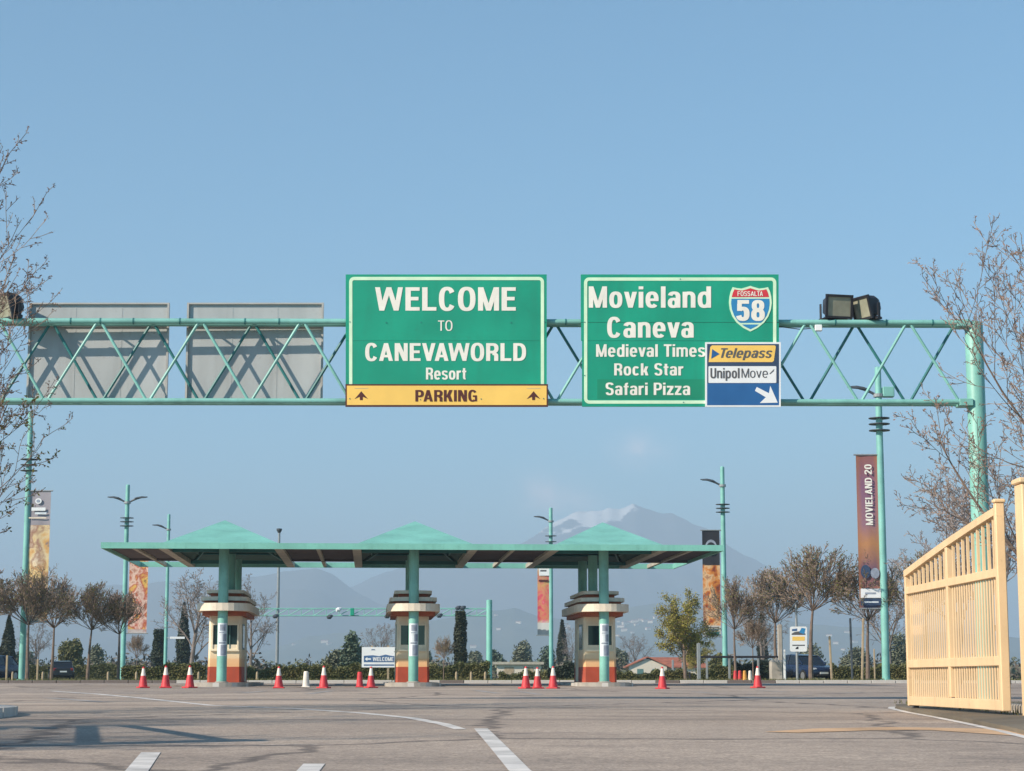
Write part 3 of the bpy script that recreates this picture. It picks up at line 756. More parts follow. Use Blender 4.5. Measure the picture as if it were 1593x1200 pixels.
def shield(k, dy, m, name, clip=None):
    half = [(0, -35.5), (5, -33.8), (14, -31.2), (22, -32.2), (27.5, -33.6), (30.5, -27), (32.5, -19), (33.3, -9), (32, 1), (28, 12), (21.5, 21.5), (11, 30), (0, 35.5)]
    pts = half + [(-x, y) for x, y in half[-2:0:-1]]
    pts = [(x*k, y*k) for x, y in pts]
    if clip:
        lo, hi = clip; out = []
        n = len(pts)
        def cut(poly, yv, keep_below):
            res = []
            for i in range(len(poly)):
                p, q = poly[i], poly[(i+1) % len(poly)]
                ip = (p[1] >= yv) if keep_below else (p[1] <= yv); iq = (q[1] >= yv) if keep_below else (q[1] <= yv)
                if ip: res.append(p)
                if ip != iq:
                    t = (yv-p[1])/(q[1]-p[1]); res.append((p[0]+(q[0]-p[0])*t, yv))
            return res
        if lo is not None: pts = cut(pts, lo, True)
        if hi is not None: pts = cut(pts, hi, False)
    return panel([(1167+x, 481+y) for x, y in pts][::-1], SD-dy, SD-.01, m, s2, name)
shield(1.0, .034, 'sign_line', 'route_shield')
shield(.90, .037, 'shield_red', 'shield_top', (None, -18))
shield(.90, .037, 'shield_blue', 'shield_field', (-15.5, 22))
shield(.90, .037, 'shield_blue', 'shield_tip', (24.5, None))
lettering('FOSSALTA', (1147, 454, 1186.5, 461.5), sp(.041), 'sign_white', s2, .01)
lettering('5', (1144.8, 467.6, 1165.6, 500.2), sp(.041), 'sign_white', s2, .035, name='digit')
lettering('8', (1168.2, 467.6, 1189.4, 500.2), sp(.041), 'sign_white', s2, .035, name='digit')
bolts(s2, [(909.5, 502), (1208.5, 501.5), (1058, 435), (1063, 626.5), (909.5, 585)], .031)
for px_ in (960, 1150):
    p, q = W(px_, 440, SD), W(px_, 622, SD)
    MB().box(p.x-.03, p.x+.03, SD+.021, GD-.03, q.z, p.z).build('mounting_rail', 'steel', s2)

c = W(1155, 633.5, SD)
s3 = empty('toll_payment_sign', (c.x, SD, c.z), label='small blue board with yellow Telepass and white UnipolMove panels and arrow', cat='road sign')
panel(rect(1096.6, 533.6, 1213.8, 634), SD-.075, SD-.032, 'board_white', s3, 'panel')
panel(rect(1099.4, 536.4, 1210.8, 597.6), SD-.079, SD-.05, 'sign_navy', s3, 'dark_field')
panel(rect(1099.4, 597.6, 1210.8, 631.4), SD-.0785, SD-.05, 'sign_blue', s3, 'blue_field')
panel([(1101.8, 564.6), (1200.5, 564.6), (1203, 562.5), (1206, 540.6), (1204.5, 538.7), (1107, 538.7), (1104.4, 541)], SD-.083, SD-.06, 'sign_yellow', s3, 'yellow_panel')
panel([(1105.7, 559.4), (1118.6, 552), (1107.2, 544.4)], SD-.087, SD-.07, 'sign_blue', s3, 'pointer')
lettering('Telepass', (1120.6, 543, 1200.4, 561.6), sp(.087), 'sign_grey_text', s3, .016, shear=.22)
panel(rrect(1101.5, 571, 1206.8, 597, 1.5), SD-.083, SD-.06, 'board_white', s3, 'white_panel')
lettering('Unipol', (1104.4, 574, 1149.6, 593.6), sp(.087), 'sign_grey_text', s3, .016)
lettering('Move', (1152.6, 574.6, 1193.6, 589), sp(.087), 'sign_grey_text', s3, -.004)
panel([(1196, 582.5), (1203.5, 575.2), (1202.6, 578.5), (1197.2, 583.4)], SD-.087, SD-.07, 'sign_grey_text', s3, 'tick_mark')
panel([(1176.5, 603.3), (1173.6, 609.2), (1190.5, 619.2), (1181.2, 628.2), (1209.0, 627.6), (1197.5, 601.6), (1195.4, 613.0)], SD-.084, SD-.06, 'board_white', s3, 'arrow')

# grey backs of the two signs that face the other way
PD = GD+TR+.10
for i, (x0, x1, lab) in enumerate(((47, 260, 'grey back of a road sign behind the gantry truss, nearer the branches'), (292, 501.5, 'grey back of a road sign behind the truss, next to the WELCOME sign'))):
    a, b_ = W(x0, 472, PD), W(x1, 629, PD)
    r = empty('reversed_sign', ((a.x+b_.x)/2, PD, b_.z), label=lab, cat='road sign', group='sign backs on the gantry')
    MB().box(a.x, b_.x, PD, PD+.02, b_.z, a.z).build('panel', 'plate_grey', r)
    t = .035
    for nm, bb in (('edge_rail', (a.x-.002, b_.x+.002, PD-.05, PD+.022, a.z-t*.8, a.z+.002)), ('edge_rail', (a.x-.002, b_.x+.002, PD-.055, PD+.022, b_.z-.004, b_.z+.03)),
                   ('edge_rail', (a.x-.003, a.x+t, PD-.052, PD+.023, b_.z+.001, a.z-.001)), ('edge_rail', (b_.x-t, b_.x+.003, PD-.052, PD+.023, b_.z+.001, a.z-.001))):
        MB().box(*bb).build(nm, 'plate_edge', r)
    for k in (.33, .66):
        xx = a.x+(b_.x-a.x)*k; MB().box(xx-.0125, xx+.0125, PD-.004, PD, b_.z+.03, a.z-.03).build('rivet_seam', 'plate_grey', r)
    for zz in (zt, zb+.02):
        MB().box(a.x+.05, b_.x-.05, PD-.04, PD-.003, zz-.03, zz+.03).build('mounting_rail', 'plate_edge', r)

# floodlights on the gantry
def floodlight(px, py, rz, tilt, label, w_=.56, h_=.46):
    p = gpt(px, py); y = ym(p.x, TR/2)
    r = empty('floodlight', (p.x, y, zt+.055), rz, label, 'floodlight', 'floodlights on the gantry')
    R_ = Matrix.Rotation(tilt, 4, 'X')
    cz = .275
    def tb(b): b.v = [tuple(R_ @ Vector(v) + Vector((0, 0, cz))) for v in b.v]; return b
    w, h = w_/2, h_/2
    # housing: square mouth at -y narrowing to a rounded back
    rings = [(-.16, 1.0, 1.0), (-.10, .97, .96), (.06, .86, .82), (.15, .66, .62), (.19, .4, .4)]
    b = MB(); vs = []; fs = []; n = 16
    for y_, kx, kz in rings:
        for j in range(n):
            t = 2*math.pi*(j+.5)/n; cx_, sz_ = math.cos(t), math.sin(t)
            q = 1/max(abs(cx_), abs(sz_)); q = q*(.92 if y_ < .1 else .85)+.08
            vs.append((cx_*q*w*kx, y_, sz_*q*h*kz))
    for i in range(len(rings)-1):
        for j in range(n): fs.append((i*n+j, i*n+(j+1) % n, (i+1)*n+(j+1) % n, (i+1)*n+j))
    fs.append(tuple(range((len(rings)-1)*n, len(rings)*n)))
    fs.append(tuple(range(n-1, -1, -1)))
    tb(b.add(vs, fs)).build('housing', 'black_metal', r, world=False)
    b = MB(); b.ring_xz([(-w, -h), (w, -h), (w, h), (-w, h)], [(-w+.045, -h+.045), (w-.045, -h+.045), (w-.045, h-.045), (-w+.045, h-.045)], -.20, -.155)
    tb(b).build('rim', 'black_metal', r, world=False)
    tb(MB().box(-w+.04, w-.04, -.175, -.163, -h+.04, h-.04)).build('glass', 'lamp_glass', r, world=False)
    for s in (-1, 1):
        MB().bbox(s*(w+.03)-.012, s*(w+.03)+.012, -.03, .03, 0, cz+.04, .004).build('bracket', 'black_metal', r, world=False)
    MB().bbox(-w-.05, w+.05, -.06, .06, -.01, .035, .006).build('base_bar', 'black_metal', r, world=False)
    MB().bbox(-w*.8, w*.8, -.10, .12, .035, .075, .01).build('gear_box', 'black_metal', r, world=False)
    return r
floodlight(1303, 500, math.radians(14), math.radians(8), 'black floodlight on the gantry with its pale glass facing the viewer')
floodlight(1355, 500, math.radians(-62), math.radians(14), 'black floodlight on the gantry turned sideways beside the pale-glass one')
floodlight(17, 500, math.radians(-48), math.radians(16), 'black floodlight on the gantry among the budding branches', .58, .5)
p = gpt(1274, 515)
jb = empty('junction_box', (p.x, ym(p.x, 0), zt-.05), label='small pale junction box with cable under the upper gantry chord', cat='junction box')
MB().bbox(p.x-.07, p.x+.07, ym(p.x, -.05), ym(p.x, .05), zt-.17, zt-.05, .01).build('box', 'board_white', jb)
MB().tube([(p.x-.06, ym(p.x, 0), zt-.11), (p.x-.35, ym(p.x, .02), zt-.13), (p.x-.75, ym(p.x, .03), zt-.075)], .009, 6).build('cable', 'black_metal', jb)

# ------------------------------------------------------------------ toll canopy and booths
YAW = math.radians(4.04); CD = 65.0
ca, sa = math.cos(YAW), math.sin(YAW)
def lx(px, ly=0.0, py=852):
    """local x on the canopy axis for a photograph column at local depth ly"""
    v = (600-py)/F; u = (px-796.5)/F/(math.cos(TH)-v*math.sin(TH))
    return (u*(CD+ly*ca) + ly*sa)/(ca-u*sa)
GZC = gz(67)
canopy = empty('toll_canopy', (0, CD, GZC), YAW, 'long flat teal canopy with three pyramid roofs over the toll booths', 'canopy')
def cw(lx_, ly_, z=0.0): return Vector((lx_*ca-ly_*sa, CD+lx_*sa+ly_*ca, z))
ZB, ZT = 5.14-GZC, 5.335-GZC; DEP = 10.8
xl, xr = lx(157), lx(1126)
beams = [xl] + [lx(p) for p in (252, 433, 555, 737, 864, 1033)] + [xr]
MB().box(xl, xr, -.04, .03, ZB, ZT).build('fascia', 'roof_teal', canopy, world=False)
MB().box(xl, xr, DEP-.03, DEP+.04, ZB, ZT).build('fascia', 'roof_teal', canopy, world=False)
for x in (xl, xr):
    s = 1 if x == xl else -1
    MB().box(min(x, x+s*.06), max(x, x+s*.06), .031, DEP-.031, ZB+.002, ZT-.002).build('fascia', 'roof_teal', canopy, world=False)
for i, x in enumerate(beams[1:-1]):
    MB().box(x-.14, x+.14, .035, DEP-.035, ZB+.01, ZT-.03).build('beam', 'beam_paint', canopy, world=False)
apex_px = (350, 645.5, 937.5)
for k, (i0, i1) in enumerate(((0, 1), (2, 3), (4, 5), (6, 7))):
    x0, x1 = beams[i0], beams[i1]; xm = (x0+x1)/2
    e0 = .07 if i0 == 0 else .145; e1 = .07 if i1 == 7 else .145
    yb = DEP*.66
    for (a0, a1) in ((x0+e0, xm-.065), (xm+.065, x1-e1)):
        for (b0, b1) in ((.04, yb*.5-.01), (yb*.5+.01, yb)):
            pnl = MB()
            nr = max(4, int((b1-b0)/.25))                                   # shallow corrugations across the depth
            vs = []; fs = []
            for q in range(nr*2+1):
                yy = b0+(b1-b0)*q/(nr*2); zz = ZB+.10+(.035 if q % 2 else 0)
                vs += [(a0, yy, zz), (a1, yy, zz), (a0, yy, zz+.02), (a1, yy, zz+.02)]
            for q in range(nr*2):
                o_ = q*4; fs += [(o_, o_+4, o_+5, o_+1), (o_+2, o_+3, o_+7, o_+6)]
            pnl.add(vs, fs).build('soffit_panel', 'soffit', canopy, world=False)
    MB().box(xm-.06, xm+.06, .035, DEP-.035, ZB+.03, ZT-.035).build('purlin', 'beam_paint', canopy, world=False)
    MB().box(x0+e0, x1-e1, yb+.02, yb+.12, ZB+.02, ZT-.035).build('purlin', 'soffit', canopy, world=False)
    MB().box(x0+e0, x1-e1, .04, yb, ZT-.03, ZT-.004).build('roof_deck', 'roof_teal', canopy, world=False)
ZA = W(645, 812, CD+DEP/2).z-GZC
for k, (i0, i1) in enumerate(((1, 2), (3, 4), (5, 6))):
    x0, x1 = beams[i0]-.02, beams[i1]+.02; y0, y1 = .06, DEP-.06
    ax, ay = lx(apex_px[k], DEP/2, 812), DEP/2
    b = MB(); zz = ZT-.012
    base = [(x0, y0, zz), (x1, y0, zz), (x1, y1, zz), (x0, y1, zz)]; inn = [(x0+.05, y0+.05, zz-.005), (x1-.05, y0+.05, zz-.005), (x1-.05, y1-.05, zz-.005), (x0+.05, y1-.05, zz-.005)]
    b.add(base+[(ax, ay, ZA)], [(0, 1, 4), (1, 2, 4), (2, 3, 4), (3, 0, 4)])
    MB().add([(q[0], q[1], q[2]-.003) for q in inn]+[(ax, ay, ZA-.065)], [(1, 0, 4), (2, 1, 4), (3, 2, 4), (0, 3, 4)]).build('shade_sheet', 'underside_shade', canopy, world=False)  # added dark sheet: deepens the shade under the roof by its colour
    b.add(inn+[(ax, ay, ZA-.06)], [(1, 0, 4), (2, 1, 4), (3, 2, 4), (0, 3, 4)])
    b.add(base+inn, [(1, 0, 4, 5), (2, 1, 5, 6), (3, 2, 6, 7), (0, 3, 7, 4)])
    b.build('pyramid_roof', 'roof_teal', canopy, world=False)
    for (cx_, cy_) in ((x0+.1, y0+.1), (x1-.1, y0+.1), (x1-.1, y1-.1), (x0+.1, y1-.1)):
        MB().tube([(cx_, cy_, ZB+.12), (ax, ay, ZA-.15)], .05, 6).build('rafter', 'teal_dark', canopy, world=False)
    for t in (.25, .5):
        pts = [(x0+(ax-x0)*t, y0+(ay-y0)*t), (x1+(ax-x1)*t, y0+(ay-y0)*t), (x1+(ax-x1)*t, y1+(ay-y1)*t), (x0+(ax-x0)*t, y1+(ay-y1)*t)]
        zz = ZB+.1+(ZA-.12-ZB)*t
        for q in range(4):
            a0, a1 = pts[q], pts[(q+1) % 4]
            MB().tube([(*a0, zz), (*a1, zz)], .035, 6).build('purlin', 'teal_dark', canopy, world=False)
    for t in (.18, .82):
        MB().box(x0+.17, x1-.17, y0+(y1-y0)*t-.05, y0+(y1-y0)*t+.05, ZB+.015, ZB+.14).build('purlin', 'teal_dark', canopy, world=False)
col_px = (346.6, 643.6, 939.6)
COLX = [lx(p, 1.5, 960) for p in col_px]
for x in COLX:
    for ly, r_, z0 in ((1.5, .165, .05), (4.8, .165, 2.8), (8.2, .165, .0)):
        MB().lathe([(r_, z0), (r_, ZB+.13)], 24, (x, ly, 0)).build('column', 'teal_column', canopy, smooth=True, world=False)
    MB().lathe([(.22, .04), (.22, .14), (.17, .16)], 20, (x, 1.5, 0)).build('column_foot', 'concrete', canopy, world=False)

ramp_mat('booth_band', 'Z', .52, 1.10, [(0, (.76, .42, .20)), (.42, (.78, .47, .25)), (.52, (.80, .58, .36)), (1, (.80, .66, .46))], rough=.7)
def booth(k, x, label):
    c = cw(x, 2.7, gz(67)+.12)
    r = empty('toll_booth', c, YAW, label, 'toll booth', 'toll booths under the canopy')
    def plan(w, l, ch, front=0.0): return [(-w/2+ch, front), (w/2-ch, front), (w/2, front+ch), (w/2, l-ch), (w/2-ch, l), (-w/2+ch, l), (-w/2, l-ch), (-w/2, front+ch)]
    def nose(w, l, d, front):    # rounded front, straight sides
        pts = [(-w/2*math.cos(t), front + d*(1-math.sin(t)**.75)) for t in np.linspace(0, math.pi, 15)]
        return [(p[0], p[1]) for p in pts] + [(w/2, l-.15), (w/2-.15, l), (-w/2+.15, l), (-w/2, l-.15)]
    W0 = 1.13; L0 = 3.2
    MB().prism(plan(W0, L0, .07), 0, .52, .985, 0, L0/2).build('base_wall', 'booth_red', r, world=False)
    MB().prism(plan(W0*.983, L0*.985, .07, .03), .52, 1.10, .985, 0, L0/2).build('painted_band', 'booth_band', r, world=False)
    MB().prism(plan(W0*.968, L0*.97, .07, .05), 1.10, 2.28, .985, 0, L0/2).build('wall', 'cream', r, world=False)
    # front window: frame proud of the wall, glass recessed in it
    for (x0, x1, name) in ((-.40, .40, 'front'),):
        f = MB(); y_ = .025
        f.ring_xz([(x0-.05, 1.06), (x1+.05, 1.06), (x1+.05, 1.95), (x0-.05, 1.95)], [(x0, 1.11), (x1, 1.11), (x1, 1.90), (x0, 1.90)], y_, y_+.06)
        fo = f.build('window', 'cream', r, world=False)
        MB().box(x0-.01, x1+.01, y_+.028, y_+.05, 1.10, 1.91).build('pane', 'window_glass', fo, world=False)
        MB().box(.145, .17, y_+.01, y_+.045, 1.11, 1.90).build('mullion', 'window_frame', fo, world=False)
        MB().box(x0-.08, x1+.08, y_-.05, y_+.03, 1.035, 1.07).build('sill', 'cream', fo, world=False)
    for s in (-1, 1):
        xs_ = s*W0*.968/2
        fo = MB().box(min(xs_-.02*s, xs_+.012*s), max(xs_-.02*s, xs_+.012*s), .45, 1.5, 1.1, 1.95).build('side_window', 'window_frame', r, world=False)
        MB().box(min(xs_, xs_+.018*s), max(xs_, xs_+.018*s), .51, 1.44, 1.16, 1.89).build('pane', 'window_glass', fo, world=False)
        d_ = MB().box(min(xs_-.02*s, xs_+.02*s), max(xs_-.02*s, xs_+.02*s), 1.75, 2.6, .03, 2.05).build('door', 'cream', r, world=False)
        MB().tube([(xs_+.02*s, 2.45, 1.05), (xs_+.05*s, 2.45, 1.05), (xs_+.05*s, 2.35, 1.05)], .012, 6).build('handle', 'steel', d_, world=False)
    # stepped roof: a deep rounded ring and two smaller tiers, red soffits
    MB().prism(nose(1.46, 4.3, .75, -1.15), 2.20, 2.33).build('ring_soffit', 'tier_red', r, world=False)
    MB().prism(nose(1.76, 4.5, .95, -1.62), 2.33, 2.58).build('roof_ring', 'tier_cream', r, world=False)
    MB().prism(nose(1.36, 4.2, .6, -.9), 2.58, 2.68).build('tier_soffit', 'tier_red', r, world=False)
    MB().prism(nose(1.58, 4.4, .7, -1.05), 2.68, 2.81).build('roof_tier', 'tier_cream', r, world=False)
    MB().prism(nose(1.0, 3.8, .4, -.4), 2.81, 2.94).build('roof_core', 'tier_red', r, world=False)
    MB().prism(nose(1.26, 4.0, .45, -.6), 2.94, 3.05).build('roof_tier', 'tier_cream', r, world=False)
    # raised island the booth stands on
    ci = cw(x, 2.7, gz(67)-.02)
    i_ = empty('booth_island', ci, YAW, ('kerbed concrete island under the left toll booth', 'kerbed concrete island under the middle toll booth', 'kerbed concrete island under the right toll booth')[k], 'traffic island', 'islands under the toll booths')
    MB().prism(nose(1.62, 7.5, .8, -2.1), -.1, .145).build('platform', 'concrete', i_, world=False)
    nn = nose(1.84, 7.7, .9, -2.25); ni = nose(1.64, 7.52, .81, -2.11)
    for q in range(len(nn)):
        a0, a1, b0, b1 = nn[q], nn[(q+1) % len(nn)], ni[q], ni[(q+1) % len(ni)]
        MB().prism([a0, a1, b1, b0], -.1, .13).build('kerb_stone', ('concrete', 'kerb_white')[q % 3 == 0] if q > 5 else 'concrete', i_, world=False)
    # paper notices wrapped round the front column
    cc = cw(x, 1.5, gz(67))
    nt_ = empty('column_notice', cc, YAW, ('printed notices taped round the column of the left toll booth', 'printed notices taped round the column of the middle toll booth', 'printed notices taped round the column of the right toll booth')[k], 'notice', 'notices on the booth columns')
    for (z0, z1, a0, a1, m_, rr) in ((.98, 2.05, -150, -28, 'poster_white', .168), (1.0, 1.34, -104, -34, 'poster_grey', .171), (1.46, 1.70, -82, -36, 'poster_grey', .171), (1.80, 2.0, -118, -52, 'poster_grey', .171), (1.38, 1.43, -130, -50, 'poster_grey', .171), (1.73, 1.76, -125, -70, 'poster_grey', .171)):
        b = MB(); vs = []; fs = []; n = 8
        for j in range(n+1):
            t = math.radians(a0+(a1-a0)*j/n)
            for (rq, z) in ((rr, z0), (rr, z1), (rr-.0015, z1), (rr-.0015, z0)): vs.append((rq*math.cos(t), rq*math.sin(t), z))
        for j in range(n):
            o_ = j*4
            for q in range(4): fs.append((o_+q, o_+4+q, o_+4+(q+1) % 4, o_+(q+1) % 4))
        b.add(vs, fs).build('sheet', m_, nt_, world=False)
    # white paint at the nose of the island
    tip = cw(x, -.9); t2 = cw(x-.8, .3); t3 = cw(x+.8, .3)
    strip('road_mark', [(t2.x-.3, t2.y-.2), (tip.x, tip.y-.6), (t3.x+.5, t3.y-.3)], [.25, .5, .25], 'paint_white', label='white painted chevron before a booth island')
    return r
booth(0, COLX[0], 'cream and red toll booth with stepped roof, leftmost of three under canopy')
booth(1, COLX[1], 'cream and red toll booth with stepped roof, middle one beside the WELCOME board')
booth(2, COLX[2], 'cream and red toll booth with stepped roof, rightmost under canopy near the red-roofed house')

# ------------------------------------------------------------------ yellow gate
def gate(name_post, H, Fr, label_gate, label_post, zg, mirror=1):
    """leaf from hinge H to free end Fr (x, y)"""
    H = Vector((*H, 0)); Fr = Vector((*Fr, 0)); L = (Fr-H).length
    rz = math.atan2(Fr.y-H.y, Fr.x-H.x)
    r = empty('yellow_gate', (H.x, H.y, zg), rz, label_gate, 'gate')
    z = lambda zz: zz-.47     # heights over the ground there
    t = .05
    def part(n, *a, m='gate_yellow', b=.006): return MB().bbox(*a, b).build(n, m, r, world=False)
    part('hinge_stile', -.055, .055, -.06, .06, z(.585), z(3.25), b=.012)
    part('stile_cap', -.07, .07, -.075, .075, z(3.25), z(3.30), b=.012)
    part('free_stile', L-.09, L, -.05, .05, z(.585), z(2.60))
    M_ = L*.5
    top = lambda x: np.interp(x, [0, L*.06, L*.18, L*.5, L*.8, L], [3.20, 3.175, 3.12, 2.96, 2.79, 2.67])
    part('middle_stile', M_-.06, M_+.06, -.048, .048, z(.74), z(top(M_)-.1))
    part('bottom_rail', .076, L-.091, -.052, .052, z(.595), z(.73))
    part('middle_rail', .076, L-.091, -.050, .050, z(1.165), z(1.285))
    part('upper_rail', .076, L-.091, -.050, .050, z(2.30), z(2.41))
    b = MB(); xs_ = np.linspace(.076, L-.0, 14); vs = []; fs = []
    for x in xs_:
        zz = z(top(x)); vs += [(x, -.056, zz-.10), (x, .056, zz-.10), (x, .056, zz), (x, -.056, zz)]
    for j in range(len(xs_)-1):
        for q in range(4): fs.append((j*4+q, j*4+(q+1) % 4, j*4+4+(q+1) % 4, j*4+4+q))
    fs += [(3, 2, 1, 0), tuple(range(len(vs)-4, len(vs)))]
    b.add(vs, fs).build('top_rail', 'gate_yellow', r, world=False)
    low = MB().box(-.026, .026, -.007, .007, z(.731), z(1.164)).build('bar', 'gate_yellow', r, world=False)
    mid = MB().box(-.026, .026, -.007, .007, z(1.286), z(2.299)).build('bar', 'gate_yellow', r, world=False)
    first = True
    for (a0, a1) in ((.076, M_-.06), (M_+.06, L-.091)):
        n = 19
        for q in range(n):
            x = a0+(a1-a0)*(q+.75)/(n+.5)
            if first: low.location.x = x; mid.location.x = x; first = False
            else: share(low.data, 'bar', r, (x, 0, 0)); share(mid.data, 'bar', r, (x, 0, 0))
        n = 9
        for q in range(n):
            x = a0+(a1-a0)*(q+.75)/(n+.5)
            MB().box(x-.018, x+.018, -.018, .018, z(2.411), z(top(x)-.09)).build('bar', 'gate_yellow', r, world=False)
    MB().box(L-.4, L-.3, -.04, .04, z(.50), z(.594)).build('caster_bracket', 'black_metal', r, world=False)
    MB().tube([(L-.35, -.03, z(.53)), (L-.35, .03, z(.53))], .055, 14).build('caster_wheel', 'tyre', r, world=False)
    for (x0, x1, z0, z1) in ((L*.82, L*.97, 1.98, 2.16), (L*.83, L*.965, 1.66, 1.81)):
        s = -1 if mirror > 0 else 1
        MB().box(x0, x1, s*.026-.002, s*.026+.002, z(z0), z(z1)).build('notice_plate', 'board_white', r, world=False)
    # post that carries it
    d = (H-Fr).normalized()
    pc = H + d*.45 + Vector((.30*mirror, 0, 0))
    p = empty('gate_post', (pc.x, pc.y, zg), rz, label_post, 'gate post')
    MB().bbox(-.17, .17, -.17, .17, -.1, 2.98, .015).build('post', 'gate_yellow', p, world=False)
    MB().bbox(-.20, .20, -.20, .20, 2.98, 3.05, .015).build('cap', 'gate_yellow', p, world=False)
    MB().bbox(-.30, .30, -.30, .30, -.1, .03, .015).build('base_plate', 'gate_yellow', p, world=False)
    for zz in (.16, 2.66):
        q = MB().box(.17, .40, -.03, .03, zz, zz+.06); q.build('hinge_arm', 'gate_yellow', p, world=False)
        MB().tube([(.38, .0, zz-.03), (.38, .0, zz+.09)], .035, 10).build('hinge_pin', 'gate_yellow', p, world=False)
    return r
gate('gate_post', (6.30, 25.75), (6.185, 31.3), 'open yellow steel bar gate with sloping top at the roadside', 'square yellow post the open bar gate hangs from', .47)
# the matching leaf on the other side of the entrance stands outside the picture and throws its shadow on the road
gate('gate_post', (-6.6, 17.2), (-7.6, 22.2), 'second yellow bar gate on the other side of the entrance', 'post of the second yellow gate', gz(18), -1)
# low concrete plinth behind the gate
MBp = MB().bbox(6.7, 7.0, 26.4, 33.6, .35, .66, .02).build('plinth', 'concrete')
tag(MBp, 'low concrete plinth on the ground behind the yellow gate', 'plinth')

# ------------------------------------------------------------------ lamp posts and banners
def zat(py, D): return W(796, py, D).z
def lamp_post(px, D, top, rings, lamp, sides, label, base_r=None, foot_py=None, cam_box=False):
    x = X(px, D); z0 = VZ-.01 if D < 112 else gz(D)-.05
    r = empty('lamp_post', (x, D, z0), label=label, cat='lamp post', group='teal lamp posts')
    H = zat(top, D)-z0; R_ = base_r or .16
    MB().lathe([(R_*1.5, 0), (R_*1.5, .04), (R_, .06), (R_*.95, H*.5), (R_*.82, H-.05), (R_*.5, H)], 16).build('pole', 'teal', r, world=False, smooth=True)
    for py in rings:
        z = zat(py, D)-z0; rr = R_*2.7
        MB().lathe([(rr*.2, z+.02), (rr, z+.015), (rr, z-.015), (rr*.2, z-.03)], 20).build('disc', 'lamp_arm', r, world=False)
    if lamp:
        z = zat(lamp, D)-z0
        for s in sides:
            pts = [(s*R_*.6, 0, z-.25), (s*.35, 0, z-.12), (s*.62, 0, z+.02), (s*.95, 0, z+.10), (s*1.35, 0, z+.11)]
            MB().tube(pts, [.06, .06, .085, .07, .03], 8).build('arm', 'lamp_arm', r, world=False)
            b = MB(); b.box(min(s*.5, s*1.25), max(s*.5, s*1.25), -.11, .11, z+.0, z+.05)
            b.v = [(v[0], v[1], v[2]+(.06 if abs(v[0]) > 1 else 0)) for v in b.v]
            b.build('lamp_head', 'lamp_arm', r, world=False)
        MB().lathe([(R_*1.35, z-.34), (R_*1.35, z-.2)], 12).build('collar', 'steel', r, world=False)
    if cam_box:
        z = zat(lamp, D)-z0
        MB().bbox(R_, R_+.5, -.18, .18, z-.35, z+.1, .03).build('equipment_box', 'teal', r, world=False)
    return r
lamp_post(1378.5, 86, 571, (651, 660, 670), 606, (-1,), 'tall teal lamp post carrying the purple banner by the yellow gate', .17, cam_box=True)
lamp_post(1128.5, 122, 726, (785, 791, 797), 749, (-1,), 'teal lamp post with the dark food banner, behind the right end of the canopy', .16)
lamp_post(857.5, 158, 790, (834, 843), 806, (-1,), 'teal lamp post with the pink banner between the middle and right booths', .17)
lamp_post(190.5, 134, 754, (806, 812, 818.5), 776, (-1, 1), 'teal lamp post with two gull-wing lamps behind the left end of the canopy', .17)
lamp_post(256.5, 164, 800, (), 819, (-1,), 'slim teal lamp post with a single lamp arm rising behind the canopy', .15)
lamp_post(33.5, 98, 641, (715, 723.5, 732.5), None, (), 'tall teal lamp post with the grey and orange banner at the left', .155)

def cloth(x0, x1, z0, z1, y, n=12, nx=5, amp=.035, taper=0.0):
    b = MB(); vs = []; fs = []
    for j in range(n+1):
        t = j/n
        for i in range(nx+1):
            s = i/nx; yy = y+amp*math.sin(t*7+s*3)*math.sin(math.pi*s)+amp*.4*math.sin(s*9)
            vs.append((x0+(x1-x0)*s+taper*t, yy, z0+(z1-z0)*t))
    m_ = nx+1
    for j in range(n):
        for i in range(nx): q = j*m_+i; fs.append((q, q+1, q+m_+1, q+m_))
    k = len(vs); vs += [(v[0], v[1]+.008, v[2]) for v in vs]; fs += [tuple(reversed([i+k for i in f])) for f in fs]
    return b.add(vs, fs)
def banner(px0, px1, top, bot, D, m, label, pole_side, printed=()):
    a, b_ = W(px0, top, D), W(px1, bot, D)
    D2 = D-.05
    r = empty('banner', ((a.x+b_.x)/2, D2, b_.z), label=label, cat='banner', group='vertical banners on lamp posts')
    w = b_.x-a.x; h = a.z-b_.z
    cl_ = cloth(-w/2, w/2, .0, h, 0).build('cloth', m, r, world=False, smooth=True)
    ext = .12*w
    x0_, x1_ = (-w/2-.1, w/2+ext) if pole_side > 0 else (-w/2-ext, w/2+.1)
    MB().tube([(x0_, 0, h+.03), (x1_, 0, h+.03)], .035, 8).build('top_bar', 'steel', r, world=False)
    MB().tube([(x0_, 0, -.03), (x1_, 0, -.03)], .035, 8).build('bottom_bar', 'steel', r, world=False)
    for ip, (kind, *a_) in enumerate(printed):
        place = lambda x, y, dy=-.055-.004*ip: (-w/2+w*x, dy, h*(1-y))
        if kind == 'text':
            txt, rc, mm, rot, bold = a_
            lettering(txt, rc, place, mm, r, bold, rot=rot, world=False)
        elif kind == 'rect':
            (x0, y0, x1, y1), mm = a_
            MB().add([place(x0, y1), place(x1, y1), place(x1, y0), place(x0, y0)], [(0, 1, 2, 3)]).build('printed_panel', mm, r, world=False)
        elif kind == 'oval':
            cx, cy, rx, ry, mm = a_
            MB().add([place(cx+rx*math.cos(t), cy+ry*math.sin(t)) for t in np.linspace(2*math.pi, 0, 20, endpoint=False)], [tuple(range(20))]).build('printed_panel', mm, r, world=False)
    return r
D_ = 86; h_ = zat(709, D_)-zat(946, D_)
